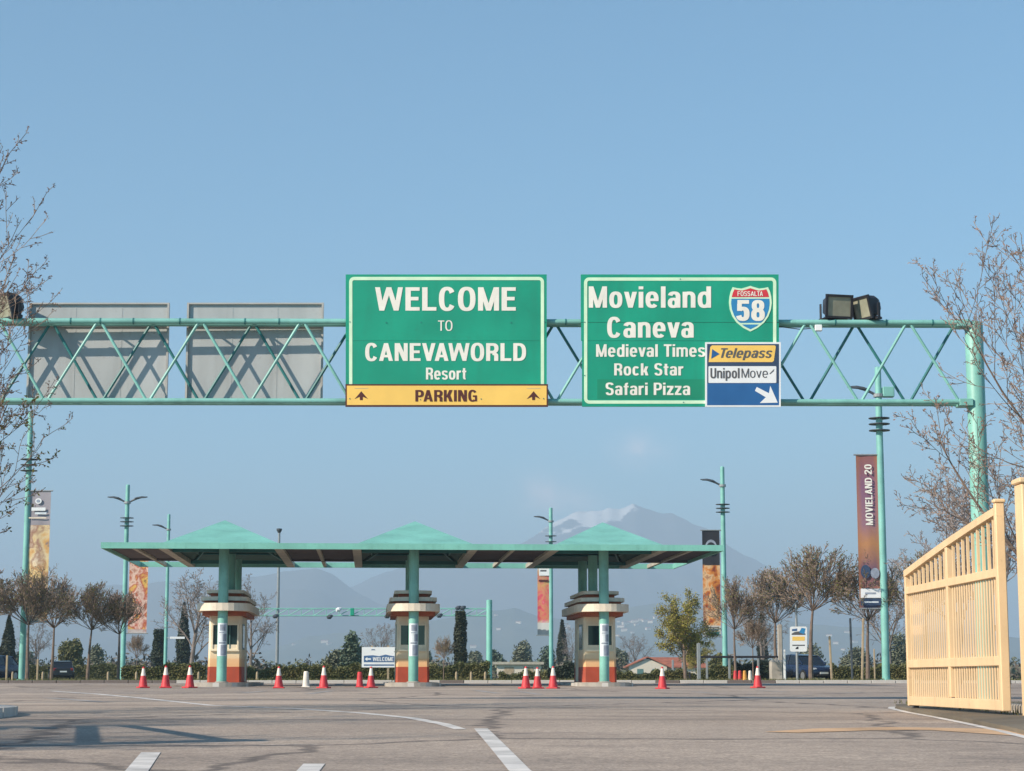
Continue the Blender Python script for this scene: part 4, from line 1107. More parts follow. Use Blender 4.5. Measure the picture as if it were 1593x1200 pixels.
ramp_mat('banner_purple', 'Z', 0, h_, [(0, (.05, .06, .13)), (.03, (.05, .06, .13)), (.035, (.55, .52, .5)), (.12, (.5, .46, .44)), (.125, (.28, .12, .10)), (.25, (.16, .08, .12)), (.33, (.30, .14, .10)), (.42, (.42, .19, .08)), (.55, (.26, .13, .17)), (.8, (.22, .10, .17)), (1, (.26, .10, .09))], .10, 2.2)
def stripe_over(name):
    # vertical orange side stripes of the purple banner
    m = MATS[name]; nt = m.node_tree; b = nt.nodes['Principled BSDF']
    src = b.inputs['Base Color'].links[0].from_socket
    tc = nt.nodes.new('ShaderNodeTexCoord'); sp_ = nt.nodes.new('ShaderNodeSeparateXYZ'); nt.links.new(tc.outputs['Object'], sp_.inputs[0])
    ab = nt.nodes.new('ShaderNodeMath'); ab.operation = 'ABSOLUTE'; nt.links.new(sp_.outputs['X'], ab.inputs[0])
    mr = nt.nodes.new('ShaderNodeMapRange'); mr.inputs[1].default_value = .25; mr.inputs[2].default_value = .52; mr.inputs[4].default_value = .8; nt.links.new(ab.outputs[0], mr.inputs[0])
    mx = nt.nodes.new('ShaderNodeMix'); mx.data_type = 'RGBA'; nt.links.new(mr.outputs[0], mx.inputs[0]); nt.links.new(src, mx.inputs[6]); mx.inputs[7].default_value = (.40, .16, .06, 1)
    nt.links.new(mx.outputs[2], b.inputs['Base Color'])
stripe_over('banner_purple')
banner(1331, 1371.5, 709, 946, D_, 'banner_purple', 'purple and orange banner reading MOVIELAND 20 beside the yellow gate', 1,
       [('text', 'MOVIELAND 20', (.36, .06, .70, .46), 'sign_white', True, .02), ('rect', (.06, .875, .96, .935), 'board_white'), ('rect', (.25, .900, .75, .912), 'poster_grey'),
        ('rect', (.04, .94, .97, .985), 'sign_navy'), ('rect', (.2, .958, .85, .967), 'poster_white'), ('oval', .30, .765, .22, .045, 'sign_navy'), ('oval', .72, .775, .20, .035, 'poster_grey')])
D_ = 122; h_ = zat(826, D_)-zat(990, D_)
food = [(.05, .02, .015), (.30, .05, .015), (.62, .20, .03), (.70, .45, .25), (.20, .05, .02), (.55, .26, .04)]
ramp_mat('banner_dark', 'Z', 0, h_, [(0, (.55, .52, .48)), (.10, (.5, .46, .42)), (.12, (.25, .09, .03)), (.55, (.40, .15, .03)), (.66, (.30, .14, .05)), (.68, (.02, .018, .025)), (1, (.015, .015, .022))], .06, 2.5, vor=(2.6, food, .9, .10, .67))
banner(1092, 1121.5, 826, 990, D_, 'banner_dark', 'dark banner with food pictures on the lamp post behind the canopy end', 1,
       [('oval', .5, .16, .34, .075, 'poster_grey'), ('oval', .5, .165, .27, .055, 'black_metal'), ('oval', .5, .17, .12, .03, 'board_white'),
        ('rect', (.15, .915, .9, .925), 'sign_grey_text'), ('rect', (.1, .94, .85, .952), 'sign_grey_text'), ('rect', (.1, .965, .9, .985), 'teal_dark')])
D_ = 158; h_ = zat(862, D_)-zat(988, D_)
ramp_mat('banner_pink', 'Z', 0, h_, [(0, (.10, .14, .17)), (.06, (.12, .15, .18)), (.07, (.6, .58, .55)), (.16, (.62, .58, .55)), (.2, (.62, .06, .10)), (.52, (.60, .12, .15)), (.6, (.55, .30, .12)), (.72, (.35, .2, .18)), (.8, (.55, .5, .42)), (1, (.5, .46, .38))], .12, 1.8, vor=(2.2, [(.25, .05, .05), (.70, .04, .09), (.65, .35, .12), (.70, .06, .10), (.7, .6, .55)], .55, .15, .8))
banner(836, 858, 862, 988, D_, 'banner_pink', 'red and white banner hanging between the middle and right toll booths', 1,
       [('rect', (.12, .15, .85, .27), 'board_white'), ('rect', (.2, .2, .65, .22), 'sign_grey_text'), ('rect', (.1, .32, .8, .345), 'sign_brown')])
D_ = 134; h_ = zat(870, D_)-zat(985, D_)
ramp_mat('banner_food', 'Z', 0, h_, [(0, (.5, .42, .4)), (.1, (.35, .12, .09)), (.5, (.45, .16, .1)), (.7, (.5, .30, .10)), (1, (.35, .13, .06))], .4, 2.0, vor=(2.2, [(.12, .04, .02), (.75, .45, .10), (.45, .07, .03), (.80, .55, .45), (.30, .06, .03), (.75, .25, .08)], .9, .05, 1))
banner(202, 228, 870, 985, D_, 'banner_food', 'orange banner of food pictures under the left end of the canopy', -1, [])
D_ = 98; h_ = zat(765, D_)-zat(967, D_)
ramp_mat('banner_grey', 'Z', 0, h_, [(0, (.42, .42, .38)), (.05, (.55, .33, .12)), (.25, (.62, .36, .09)), (.42, (.68, .42, .15)), (.48, (.66, .6, .52)), (.54, (.38, .30, .30)), (.70, (.25, .22, .24)), (.76, (.30, .27, .30)), (1, (.33, .30, .335))], .14, 1.6, vor=(2.0, [(.20, .12, .10), (.75, .38, .06), (.80, .60, .30), (.35, .14, .06), (.85, .70, .50), (.60, .26, .05)], .75, .04, .74))
banner(43.5, 73, 765, 967, D_, 'banner_grey', 'grey and orange banner on the lamp post among the pollarded trees at left', -1,
       [('oval', .48, .075, .14, .022, 'board_white'), ('oval', .48, .075, .08, .012, 'poster_grey'), ('rect', (.2, .125, .8, .15), 'board_white'), ('rect', (.35, .162, .85, .178), 'poster_white'), ('rect', (.1, .2, .85, .21), 'tier_cream'), ('rect', (.1, .955, .9, .965), 'board_white')])

# plain grey mast with a lamp cap
x = X(430.5, 170)
r = empty('light_mast', (x, 170, gz(170)-.05), label='thin grey mast with a dark cap rising behind the canopy', cat='light mast')
H = zat(828, 170)-gz(170)
MB().lathe([(.14, 0), (.13, H*.5), (.10, H)], 10).build('mast', 'steel', r, world=False)
MB().lathe([(.08, H-.05), (.12, H), (.24, H+.22), (.24, H+.34), (.1, H+.36)], 12).build('lamp_cap', 'lamp_arm', r, world=False)

# far gantry beyond the booths
FD = 165.0
fx1 = X(761, FD); fz0, fz1 = zat(958, FD), zat(947, FD)
fg = empty('far_gantry', (fx1, FD, gz(FD)-.05), label='slender pale teal truss gantry far behind the toll booths', cat='gantry')
for px_ in (761, 330):
    MB().lathe([(.24, gz(FD)-.05), (.24, zat(934, FD)), (.18, zat(933.4, FD))], 16, (X(px_, FD), FD, 0)).build('column', 'far_truss', fg)
xa, xb = X(330, FD), fx1
for dy in (0, .5):
    for z in (fz0, fz1): MB().tube([(xa, FD+dy, z), (xb, FD+dy, z)], .045, 6).build('chord', 'far_truss', fg)
n = 22
for k in range(n):
    x0, x1 = xa+(xb-xa)*k/n, xa+(xb-xa)*(k+1)/n
    MB().tube([(x0, FD, fz0 if k % 2 else fz0), (x1, FD, fz1)], .035, 5).build('diagonal', 'far_truss', fg)
    MB().tube([(x1, FD, fz0), (x1, FD, fz1)], .03, 5).build('upright', 'far_truss', fg)
for i, (px_, py_) in enumerate(((429, 959), (513, 960), (527, 948.5), (603, 959), (684, 958), (713, 946), (720, 946))):
    p = W(px_, py_, FD-.3)
    lf = empty('gantry_lamp', (p.x, p.y, p.z), label='small spotlight on the far gantry, number %s from the left end' % ('one two three four five six seven'.split()[i]), cat='spotlight', group='spotlights on the far gantry')
    lf['label'] = ('small spotlight under the far gantry beside the grey mast', 'small dark spotlight under the far gantry, left of the pale one', 'small pale spotlight on the far gantry left of the green signal', 'small spotlight under the far gantry just left of the middle booth', 'small spotlight under the far gantry just right of the middle booth', 'small spotlight above the clipped cypress, left of two', 'small spotlight above the clipped cypress, right of two')[i]
    MB().tube([(-.2, -.1, -.06), (.0, 0, 0), (.22, .1, .12)], [.12, .2, .08], 10).build('lamp_head', 'lamp_arm' if i not in (2,) else 'board_white', lf, world=False)
    MB().tube([(0, 0, 0), (0, .3, .1)], .03, 5).build('bracket', 'lamp_arm', lf, world=False)
p = W(548, 952, FD-.2)
r = empty('lane_signal', (p.x, p.y, p.z), label='small green signal box on the far gantry', cat='signal')
MB().bbox(-.16, .16, -.08, .08, -.32, .30, .03).build('box', 'sign_green', r, world=False)
MB().box(-.03, .03, .08, .2, -.2, .2).build('bracket', 'steel', r, world=False)

# ------------------------------------------------------------------ cones
def cone_thing(name, h, white, label, red='cone_red'):
    r = empty(name, (0, 0, 0), label=label, cat='traffic cone', group='traffic cones before the toll booths')
    k = h/.72
    MB().bbox(-.19*k, .19*k, -.19*k, .19*k, 0, .045*k, .01).build('base', red, r, world=False)
    R0, R1 = .155*k, .035*k
    rr = lambda t: R0+(R1-R0)*t
    if white:
        MB().lathe([(rr(0), .045*k), (rr(.56), .045*k+.675*k*.56)], 18).build('lower_sleeve', red, r, world=False, smooth=True)
        MB().lathe([(rr(.56)*.98, .045*k+.675*k*.56), (rr(.93), .045*k+.675*k*.93)], 18).build('white_collar', 'cone_white', r, world=False)
        MB().lathe([(rr(.93)*1.02, .045*k+.675*k*.93), (R1, .72*k), (R1*.6, .73*k)], 12).build('tip', red, r, world=False)
    else:
        MB().lathe([(rr(0)*1.05, .045*k), (rr(.55)*1.25, .68*k), (rr(.6), .72*k)], 18).build('sleeve', red, r, world=False)
    return r
c0 = None
for (px_, py_, lab) in ((222.5, 1070.5, 'red and white traffic cone, farthest left of the three beside the left booth'), (257.5, 1070.5, 'red and white traffic cone at the foot of the slim lamp post'), (295, 1070.5, 'red and white traffic cone closest to the left booth'),
        (433.5, 1071, 'red and white traffic cone under the thin grey mast'), (503.5, 1071, 'red and white traffic cone right of the pale stub cone'), (577, 1070.5, 'red and white traffic cone before the WELCOME board'),
        (818, 1071.5, 'red and white traffic cone, first of three left of the right booth'), (836, 1071.5, 'red and white traffic cone, middle of three left of the right booth'), (860.5, 1071.5, 'red and white traffic cone at the foot of the pink banner post'),
        (1030.5, 1072, 'red and white traffic cone before the red-roofed house'), (1179, 1070.5, 'red and white traffic cone near the dark kerb and square concrete pillar')):
    g = G(px_, py_); y = g.y
    if c0 is None: c0 = cone_thing('traffic_cone', .74, True, lab); c0.location = g; o = c0
    else: o = dup(c0, g, rnd.uniform(0, 1.5), label=lab)
    s = .74*1 ; hpx = rnd.uniform(31.5, 33.8)/F*y; o.scale = (hpx/.74,)*3; o.rotation_euler.z = rnd.uniform(0, 1.5)
g = G(476, 1069.5); r = cone_thing('traffic_cone', .5, False, 'pale weathered stub cone without stripes before the hedge', 'cone_white'); r.location = g
g = G(559.5, 1069.5); r = cone_thing('traffic_cone', .48, False, 'short plain red cone left of the WELCOME board cone'); r.location = g
mat('cone_orange', (.70, .33, .06), .5, .15, 4)
for i, (px_, m_, lab) in enumerate(((1144, 'cone_red', 'small red cone on the verge, leftmost in a row of four'), (1151, 'cone_red', 'small red cone on the verge, second in a row of four'), (1158.5, 'cone_orange', 'small orange cone on the verge, third in a row of four'), (1167, 'cone_white', 'small pale cone on the verge, last in a row of four'))):
    r = cone_thing('small_cone', .42, False, lab, m_); r.location = (X(px_, 87), 87, VZ-.01)

# ------------------------------------------------------------------ boards, signs and posts
D_ = 90.0
a, b_ = W(563, 1007, D_), W(615.5, 1038.5, D_)
r = empty('welcome_board', ((a.x+b_.x)/2, D_, VZ-.01), label='white board on posts with a blue arrow and the word WELCOME', cat='sign board')
MB().box(a.x, b_.x, D_, D_+.03, b_.z, a.z).build('panel', 'board_white', r)
pl = lambda dy: (lambda x, y: (W(x, y, D_).x, D_-dy, W(x, y, D_).z))
def brd(poly, m, name, dy=.004): return quad_part(poly, pl(dy), m, r, name)
brd([(566, 1030.5), (613.5, 1030.5), (613.5, 1021), (606, 1020), (600, 1018.5), (590, 1021), (580, 1019.5), (566, 1020.5)], 'board_blue', 'blue_band')
brd([(566, 1036), (613, 1036), (613, 1033.8), (566, 1033.8)], 'board_blue', 'printed_line')
brd([(577, 1011.8), (584, 1011.8), (583, 1010.4), (578.5, 1010.2)], 'board_blue', 'printed_mark')
brd([(567.5, 1025.5), (571.5, 1028.6), (571.5, 1026.6), (577, 1026.6), (577, 1024.4), (571.5, 1024.4), (571.5, 1022.4)], 'board_white', 'arrow', .008)
lettering('WELCOME', (580, 1022.4, 612, 1028.8), pl(.008), 'board_white', r, .02)
for px_ in (578, 603.5):
    x = X(px_, D_); MB().box(x-.045, x+.045, D_+.031, D_+.11, VZ-.05, zat(1004.5, D_)).build('post', 'wood_post', r)

D_ = 88.0
a, b_ = W(1229, 976, D_), W(1255.5, 1014, D_)
xp = X(1241, D_)
r = empty('information_sign', (xp, D_, VZ-.01), label='white information sign with an orange bar on a pale pole by the blue car', cat='sign')
MB().lathe([(.06, VZ-.05), (.05, zat(936, D_))], 10, (xp, D_+.08, 0)).build('pole', 'steel', r)
poly = [(W(x, y, D_).x, W(x, y, D_).z) for x, y in rrect(1229, 975, 1255.5, 1014, 3)]
MB().slab_xz(poly, D_, D_+.03).build('panel', 'board_white', r)
brd([(1231.5, 988), (1253, 988), (1253, 986), (1246, 982), (1236, 983.5), (1231.5, 986)], 'sign_grey_text', 'printed_wave')
brd([(1243, 984), (1251, 987), (1253, 978), (1247, 977)], 'shield_blue', 'printed_mark', .006)
brd([(1232, 982), (1240, 982), (1240, 978), (1232, 979)], 'board_blue', 'printed_mark', .006)
brd([(1232.5, 997), (1252, 997), (1252, 990.5), (1232.5, 990.5)], 'sign_yellow', 'orange_bar', .006)
brd([(1232.5, 1005), (1252, 1005), (1252, 1003.2), (1232.5, 1003.2)], 'sign_grey_text', 'printed_line', .006)
brd([(1237, 1010), (1242, 1010), (1242, 1006), (1239, 1007)], 'black_metal', 'printed_mark', .006)

def post(px_, D, py0, w, d, m, label, cat, name, lean=0.0):
    x = X(px_, D); z1 = zat(py0, D); z0 = (VZ if D < 112 else gz(D))-.05
    b = MB(); b.bbox(x-w/2, x+w/2, D-d/2, D+d/2, z0, z1, min(w, d)*.15)
    b.v = [(v[0]+lean*(v[2]-z0), v[1], v[2]) for v in b.v]
    b.add([(x-w*.2+lean*(z1-z0), D-d*.2, z1-.001), (x+w*.2+lean*(z1-z0), D-d*.2, z1-.001), (x+lean*(z1-z0), D, z1+w*.2)], [(0, 1, 2)])
    o = b.build(name, m); me = o.data
    me.transform(Matrix.Translation((-x, -D, -z0))); o.location = (x, D, z0)
    return tag(o, label, cat)
post(1208, 93, 1027, .62, .5, 'concrete', 'square concrete pillar under the dark beam', 'pillar', 'concrete_pillar')
post(1214.5, 94, 972, .22, .22, 'concrete', 'tall grey concrete post beside the square pillar', 'post', 'concrete_post')
post(1087.5, 92, 1001, .17, .14, 'steel', 'grey steel post before the yellow-green tree', 'post', 'steel_post')
post(1047, 120, 1027, .12, .12, 'steel', 'thin grey post before the red roof, nearer the cone', 'post', 'steel_post')
post(1062, 120, 1020, .10, .10, 'steel', 'thin grey post before the red roof, nearer the tree', 'post', 'steel_post')
post(1073, 92, 1046, .09, .09, 'black_metal', 'short black post on the dark kerb', 'post', 'bollard')
post(1221, 92, 1011, .10, .10, 'board_white', 'thin white post left of the information sign', 'post', 'marker_post')
post(1294, 100, 990, .10, .10, 'wood_post', 'leaning wooden stake right of the blue car', 'stake', 'tree_stake', -.03)
post(1326, 100, 962, .10, .10, 'lamp_arm', 'dark thin post left of the purple banner', 'post', 'steel_post', -.012)
post(1341, 85.5, 962, .09, .09, 'wood_post', 'leaning wooden stake under the purple banner', 'stake', 'tree_stake', .045)
post(1361, 100, 1010, .07, .07, 'wood_post', 'short wooden stake between tree and teal post', 'stake', 'tree_stake')
post(58, 96, 1026, .09, .09, 'wood_post', 'wooden stake between the first two pollarded trees', 'stake', 'tree_stake')
post(10, 96, 1020, .09, .09, 'wood_post', 'wooden stake at the far left edge', 'stake', 'tree_stake')
wp = None
for px_, lab in ((19.5, 'short pale marker post at the left edge of the hedge'), (66.5, 'short pale marker post left of the black car'), (168, 'short pale marker post between two pollarded trees'), (212, 'short pale marker post beside the leftmost cone'),
                 (309, 'short pale marker post left of the left booth'), (400, 'short pale marker post right of the left booth'), (710, 'short pale marker post below the clipped cypress'), (733, 'short pale marker post before the hedge, left of the far gantry column'), (755, 'short pale marker post touching the far gantry column in view')):
    x = X(px_, 88)
    if wp is None:
        wp = MB().lathe([(.06, 0), (.055, .28), (.04, .36), (.015, .38)], 10).build('marker_post', 'wood_post'); o = wp
    else:
        o = wp.copy(); col.objects.link(o)
    o.location = (x, 88, VZ-.01); tag(o, lab, 'post', 'short marker posts along the verge')
# dark timber beam barrier on posts
D_ = 94.0
r = empty('beam_barrier', (X(1145, D_), D_, VZ-.01), label='long dark timber beam on posts before the right-hand trees', cat='barrier')
MB().bbox(X(1083, D_), X(1212, D_), D_-.08, D_+.08, zat(1024, D_), zat(1020.5, D_), .015).build('beam', 'black_metal', r)
for px_ in (1100, 1135, 1180): MB().bbox(X(px_, D_)-.05, X(px_, D_)+.05, D_-.05, D_+.05, VZ-.05, zat(1024, D_), .01).build('post', 'steel', r)
for px_ in (1104, 1136, 1199): MB().bbox(X(px_, D_)-.06, X(px_, D_)+.06, D_-.06, D_+.06, zat(1020.4, D_), zat(1017, D_), .02).build('lug', 'steel', r)
# small street-name arm on the slim lamp post
D_ = 163.5
r = empty('street_sign', (X(275, D_), D_, zat(993, D_)), label='small pale name sign on an arm of the slim lamp post', cat='sign')
MB().bbox(X(263, D_), X(286, D_), D_-.02, D_+.02, zat(994.2, D_), zat(990.8, D_), .008).build('panel', 'board_white', r)
MB().tube([(X(257, D_), D_+.3, zat(992.5, D_)), (X(264, D_), D_, zat(992.5, D_))], .03, 6).build('bracket', 'steel', r)

# ------------------------------------------------------------------ houses
def house(px0, px1, D, ridge_py, eave_py, depth, label, gable_px=None):
    x0, x1 = X(px0, D), X(px1, D); zr, ze = zat(ridge_py, D), zat(eave_py, D); z0 = gz(D)-.1
    r = empty('house', ((x0+x1)/2, D, z0), label=label, cat='house')
    xg = X(gable_px, D)
    # gabled wing on the left, long roof behind to the right
    hw = (xg-x0)/2; xm = (x0+xg)/2
    MB().slab_xz([(x0+.4, z0), (xg-.4, z0), (xg-.4, ze), (xm, zr-.35), (x0+.4, ze)], D, D+depth).build('wall', 'house_wall', r)
    b = MB(); o = .35
    for s in (-1, 1):
        b.add([(xm, D-o, zr), (xm, D+depth, zr), (xm+s*(hw+.35), D+depth, ze-.25), (xm+s*(hw+.35), D-o, ze-.25), (xm, D-o, zr-.14), (xm, D+depth, zr-.14), (xm+s*(hw+.35), D+depth, ze-.39), (xm+s*(hw+.35), D-o, ze-.39)],
              [(0, 1, 2, 3), (7, 6, 5, 4), (0, 3, 7, 4), (3, 2, 6, 7), (1, 0, 4, 5)])
    b.build('gable_roof', 'roof_tile', r)
    MB().box(xg-.5, x1-.5, D+1.6, D+depth, z0, ze).build('wall', 'house_wall', r)
    zr2 = zr-.05; ym_ = D+1.2+(depth-1.2)*.55
    b = MB(); b.add([(xm+.5, ym_, zr2), (x1-1.5, ym_, zr2-.02), (x1, D+1.1, ze-.15), (xg-.8, D+1.1, ze-.1), (x1, D+depth+.4, ze-.15), (xm+.5, D+depth+.4, ze-.15), (xg-.8, D+1.1, ze-.25), (x1, D+1.1, ze-.3)],
                    [(3, 2, 1, 0), (2, 4, 1), (0, 1, 4, 5), (6, 7, 2, 3)])
    ro = b.build('roof', 'roof_tile', r)
    for px_ in (1006, 1060):
        xc = X(px_, D); MB().box(xc-.2, xc+.2, ym_-.2, ym_+.2, ze, zr+.55).build('chimney', 'house_wall', ro)
    for k in range(2):
        xw = xm+(-1.1, 1.1)[k]; w_ = MB().box(xw-.45, xw+.45, D-.03, D+.05, ze-1.6, ze-.45).build('window', 'window_frame', r)
        MB().box(xw-.38, xw+.38, D-.035, D-.028, ze-1.52, ze-.53).build('pane', 'window_glass', w_)
    return r
house(974, 1106, 290, 1021.5, 1036, 8, 'low house with red tiled roof and pale gable behind the hedge', 1042)
D_ = 250.0
r = empty('flat_roofed_shed', (X(808, D_), D_, gz(D_)-.1), label='low cream outbuilding with a flat roof left of the right booth', cat='building')
MB().box(X(773, D_), X(842, D_), D_, D_+4, gz(D_)-.1, zat(1034, D_)).build('wall', 'house_wall', r)
MB().box(X(766, D_), X(846, D_), D_-.5, D_+4.5, zat(1034, D_), zat(1030, D_)).build('roof', 'beam_paint', r)
for px_ in (792, 822):
    x = X(px_, D_); w_ = MB().box(x-.6, x+.6, D_-.04, D_+.05, gz(D_)+.1, zat(1038, D_)).build('door', 'wood_post', r)
    MB().box(x+.4, x+.48, D_-.09, D_-.041, gz(D_)+.7, gz(D_)+.85).build('handle', 'steel', w_)
# white houses on the far hill: placed on the slope by casting down on the hill mesh
dg = bpy.context.evaluated_depsgraph_get()
def on_hill(px, py):
    o = cam.location; d = (W(px, py, 1000)-o).normalized()
    ok, loc, nor, idx = hill.ray_cast(o, d)
    return loc if ok else None
hh = None
spots = [(962, 968), (966, 976), (974, 971), (980, 969), (988, 968), (996, 966), (1004, 967), (1012, 969), (990, 973), (984, 985), (1008, 980), (1020, 962), (960, 990), (971, 982), (772, 958), (776, 980), (807, 970), (736, 1008), (878, 978), (885, 975), (1290, 990), (1300, 1002), (1312, 1012), (1330, 1000), (1345, 1008), (1318, 985), (505, 1000), (512, 1003), (457, 1004)]
for (px_, py_) in spots:
    p = on_hill(px_, py_)
    if p is None: continue
    if hh is None:
        hh = empty('hillside_house', (0, 0, 0), label='tiny white house on the far hazy hillside', cat='house', group='white houses on the far hill')
        MB().box(-7, 7, -5, 5, -6, 6).build('wall', 'house_wall', hh, world=False)
        MB().add([(-7.6, -5.6, 6), (7.6, -5.6, 6), (7.6, 5.6, 6), (-7.6, 5.6, 6), (-7.2, 0, 7.6), (7.2, 0, 7.6)], [(0, 1, 5, 4), (2, 3, 4, 5), (1, 2, 5), (3, 0, 4), (3, 2, 1, 0)]).build('roof', 'roof_tile', hh, world=False)
        o = hh; o.location = p
    else: o = dup(hh, p, rnd.uniform(-.5, .5))
    k = rnd.uniform(.6, 1.0); o.scale = (k*rnd.uniform(.8, 1.6), k, k*rnd.uniform(.7, 1))

# ------------------------------------------------------------------ cars
def car(name, loc, rz, paint, label):
    r = empty(name, loc, rz, label, 'car')
    # stations along x (front at -x): (x, half width, z bottom, z belt)
    st = [(-2.08, .55, .42, .62), (-2.0, .74, .30, .72), (-1.75, .83, .22, .80), (-1.2, .86, .20, .90), (-.75, .87, .20, .95), (0, .875, .20, .97), (.9, .875, .20, .99), (1.5, .86, .22, 1.0), (1.9, .80, .30, .98), (2.02, .70, .40, .90)]
    vs = []; fs = []
    for x, w, z0, z1 in st:
        h = z1-z0
        for y, z in ((-w*.9, z0), (-w, z0+.18*h), (-w*1.0, z0+.55*h), (-w*.96, z0+.85*h), (-w*.86, z1), (w*.86, z1), (w*.96, z0+.85*h), (w, z0+.55*h), (w, z0+.18*h), (w*.9, z0)): vs.append((x, y, z))
    n = 10
    for i in range(len(st)-1):
        for j in range(n): fs.append((i*n+j, i*n+(j+1) % n, (i+1)*n+(j+1) % n, (i+1)*n+j))
    fs += [tuple(range(n-1, -1, -1)), tuple(range((len(st)-1)*n, len(st)*n))]
    body = MB().add(vs, fs).build('body', paint, r, world=False, smooth=True)
    # glasshouse
    gs = [(-1.05, .70, .93), (-.35, .66, 1.40), (.35, .65, 1.47), (1.25, .64, 1.42), (1.85, .66, .98)]
    vs = []; fs = []
    for x, w, z in gs: vs += [(x, -w, z), (x, w, z)]
    bot = [(-1.05, .76, .90), (-.35, .79, .93), (.35, .80, .95), (1.25, .79, .97), (1.88, .70, .95)]
    for x, w, z in bot: vs += [(x, -w, z), (x, w, z)]
    for i in range(4):
        a = 2*i; fs += [(a, a+1, a+3, a+2), (a, a+2, a+12, a+10), (a+1, a+11, a+13, a+3)]
    fs += [(8, 9, 19, 18), (0, 10, 11, 1)]
    MB().add(vs, fs).build('glasshouse', 'car_glass', r, world=False)
    b = MB()
    rf = [(-.38, .665, 1.405), (.35, .66, 1.485), (1.28, .65, 1.43)]
    vs = []
    for x, w, z in rf: vs += [(x, -w, z-.03), (x, -w*.9, z+.02), (x, w*.9, z+.02), (x, w, z-.03)]
    fs = [(i*4+j, i*4+j+1, i*4+j+5, i*4+j+4) for i in range(2) for j in range(3)] + [(i*4+3, i*4, i*4+4, i*4+7) for i in range(2)]
    b.add(vs, fs).build('roof', paint, r, world=False, smooth=True)
    for s in (-1, 1):
        for (p0, p1) in (((-1.05, .745, .93), (-.36, .675, 1.41)), ((.42, .80, .95), (.40, .665, 1.47)), ((1.86, .69, .97), (1.27, .655, 1.43))):
            MB().tube([(p0[0], s*p0[1], p0[2]), (p1[0], s*p1[1], p1[2])], .035, 6).build('roof_pillar', paint, r, world=False)
        MB().bbox(-.72, -.56, s*.93-.09, s*.93+.09, .95, 1.07, .03).build('mirror', paint, r, world=False)
        MB().bbox(-2.05, -1.86, s*.58-.17, s*.58+.17, .60, .73, .03).build('headlight', 'car_lamp', r, world=False)
        MB().bbox(1.88, 2.02, s*.62-.12, s*.62+.12, .72, .94, .03).build('tail_light', 'tail_lamp', r, world=False)
        for x in (-1.3, 1.3):
            w = MB().tube([(x, s*.70, .31), (x, s*.885, .31)], .31, 22).build('wheel', 'tyre', r, world=False)
            MB().tube([(x, s*.80, .31), (x, s*.895, .31)], .20, 16).build('rim', 'rim', w, world=False)
    MB().box(-2.115, -2.07, -.26, .26, .40, .51).build('number_plate', 'number_plate', r, world=False)
    MB().box(2.01, 2.045, -.26, .26, .62, .73).build('number_plate', 'number_plate', r, world=False)
    MB().bbox(-2.10, -1.95, -.42, .42, .28, .38, .02).build('grille', 'black_metal', r, world=False)
    return r
car('parked_car', (X(1252, 112), 112.2, gz(112)), math.radians(113), 'car_blue', 'dark blue hatchback parked behind the information sign, front towards viewer')
car('parked_car', (X(95, 156), 156, gz(148)), math.radians(82), 'car_black', 'black hatchback seen from behind between the pollarded trees')
car('parked_car', (X(-16, 118), 118, gz(118)), math.radians(70), 'car_blue', 'dark car just showing at the left edge of the picture')
bpy.data.objects['parked_car.001'].rotation_euler.z = math.radians(-73)

# ------------------------------------------------------------------ trees, hedges and shrubs
class TreeGen:
    def __init__(self, seed): self.r = random.Random(seed); self.wood = MB(); self.twig = MB(); self.tips = []
    def branch(self, p, d, L, r, lev, P):
        R_ = self.r; n = max(2, int(P['seg'][min(lev, len(P['seg'])-1)]))
        pts = [Vector(p)]; d = Vector(d).normalized(); rad = [r]
        up = P['up'][min(lev, len(P['up'])-1)]; wob = P['wob'][min(lev, len(P['wob'])-1)]
        for i in range(n):
            d = (d + Vector((R_.gauss(0, wob), R_.gauss(0, wob), R_.gauss(0, wob)+up))).normalized()
            pts.append(pts[-1]+d*L/n); rad.append(max(P['rmin'], r*(1-(1-P['taper'])*(i+1)/n)))
        sides = 8 if lev == 0 else (5 if lev == 1 else 3)
        (self.wood if lev <= P['wood'] else self.twig).tube(pts, rad, sides, caps=(lev == 0))
        last = lev >= P['levels']
        if lev >= P['levels']-1 or lev >= 2:
            for i in range(1, len(pts)): self.tips.append((pts[i], (pts[i]-pts[i-1]).normalized(), lev))
        if last: return
        nc = P['kids'][min(lev, len(P['kids'])-1)]
        t0 = P['start'][min(lev, len(P['start'])-1)]
        for k in range(nc):
            t = t0+(1-t0)*(k+R_.random())/nc if lev or not P.get('crown') else 1.0
            i = min(n-1, int(t*n)); q = pts[i].lerp(pts[i+1], t*n-i)
            dd = (pts[i+1]-pts[i]).normalized()
            az = 2*math.pi*(k*.382+R_.uniform(-.12, .12)) + lev
            ang = math.radians(R_.uniform(*P['ang'][min(lev, len(P['ang'])-1)]))
            a = dd.orthogonal().normalized(); b = dd.cross(a)
            nd = dd*math.cos(ang) + (a*math.cos(az)+b*math.sin(az))*math.sin(ang)
            ll = L*P['len'][min(lev, len(P['len'])-1)]*(R_.uniform(.9, 1.1) if P.get('crown') and lev == 0 else R_.uniform(.75, 1.2))*(1-.35*t if lev else 1)
            rr = max(P['rmin'], rad[i]*P['rk'][min(lev, len(P['rk'])-1)])
            self.branch(q, nd, ll, rr, lev+1, P)
def leaf_cards(mb, pts, size, R_, n_each=1, spread=.1, aspect=.55):
    for p in pts:
        for _ in range(n_each):
            c = Vector(p)+Vector((R_.gauss(0, spread), R_.gauss(0, spread), R_.gauss(0, spread)))
            a = Vector((R_.gauss(0, 1), R_.gauss(0, 1), R_.gauss(0, 1))).normalized(); b = a.orthogonal().normalized()
            s = size*R_.uniform(.6, 1.35)
            a = a*s; b = b*s*aspect
            mb.add([c-a, c+b*.9, c+a, c-b*.9], [(0, 1, 2, 3)])
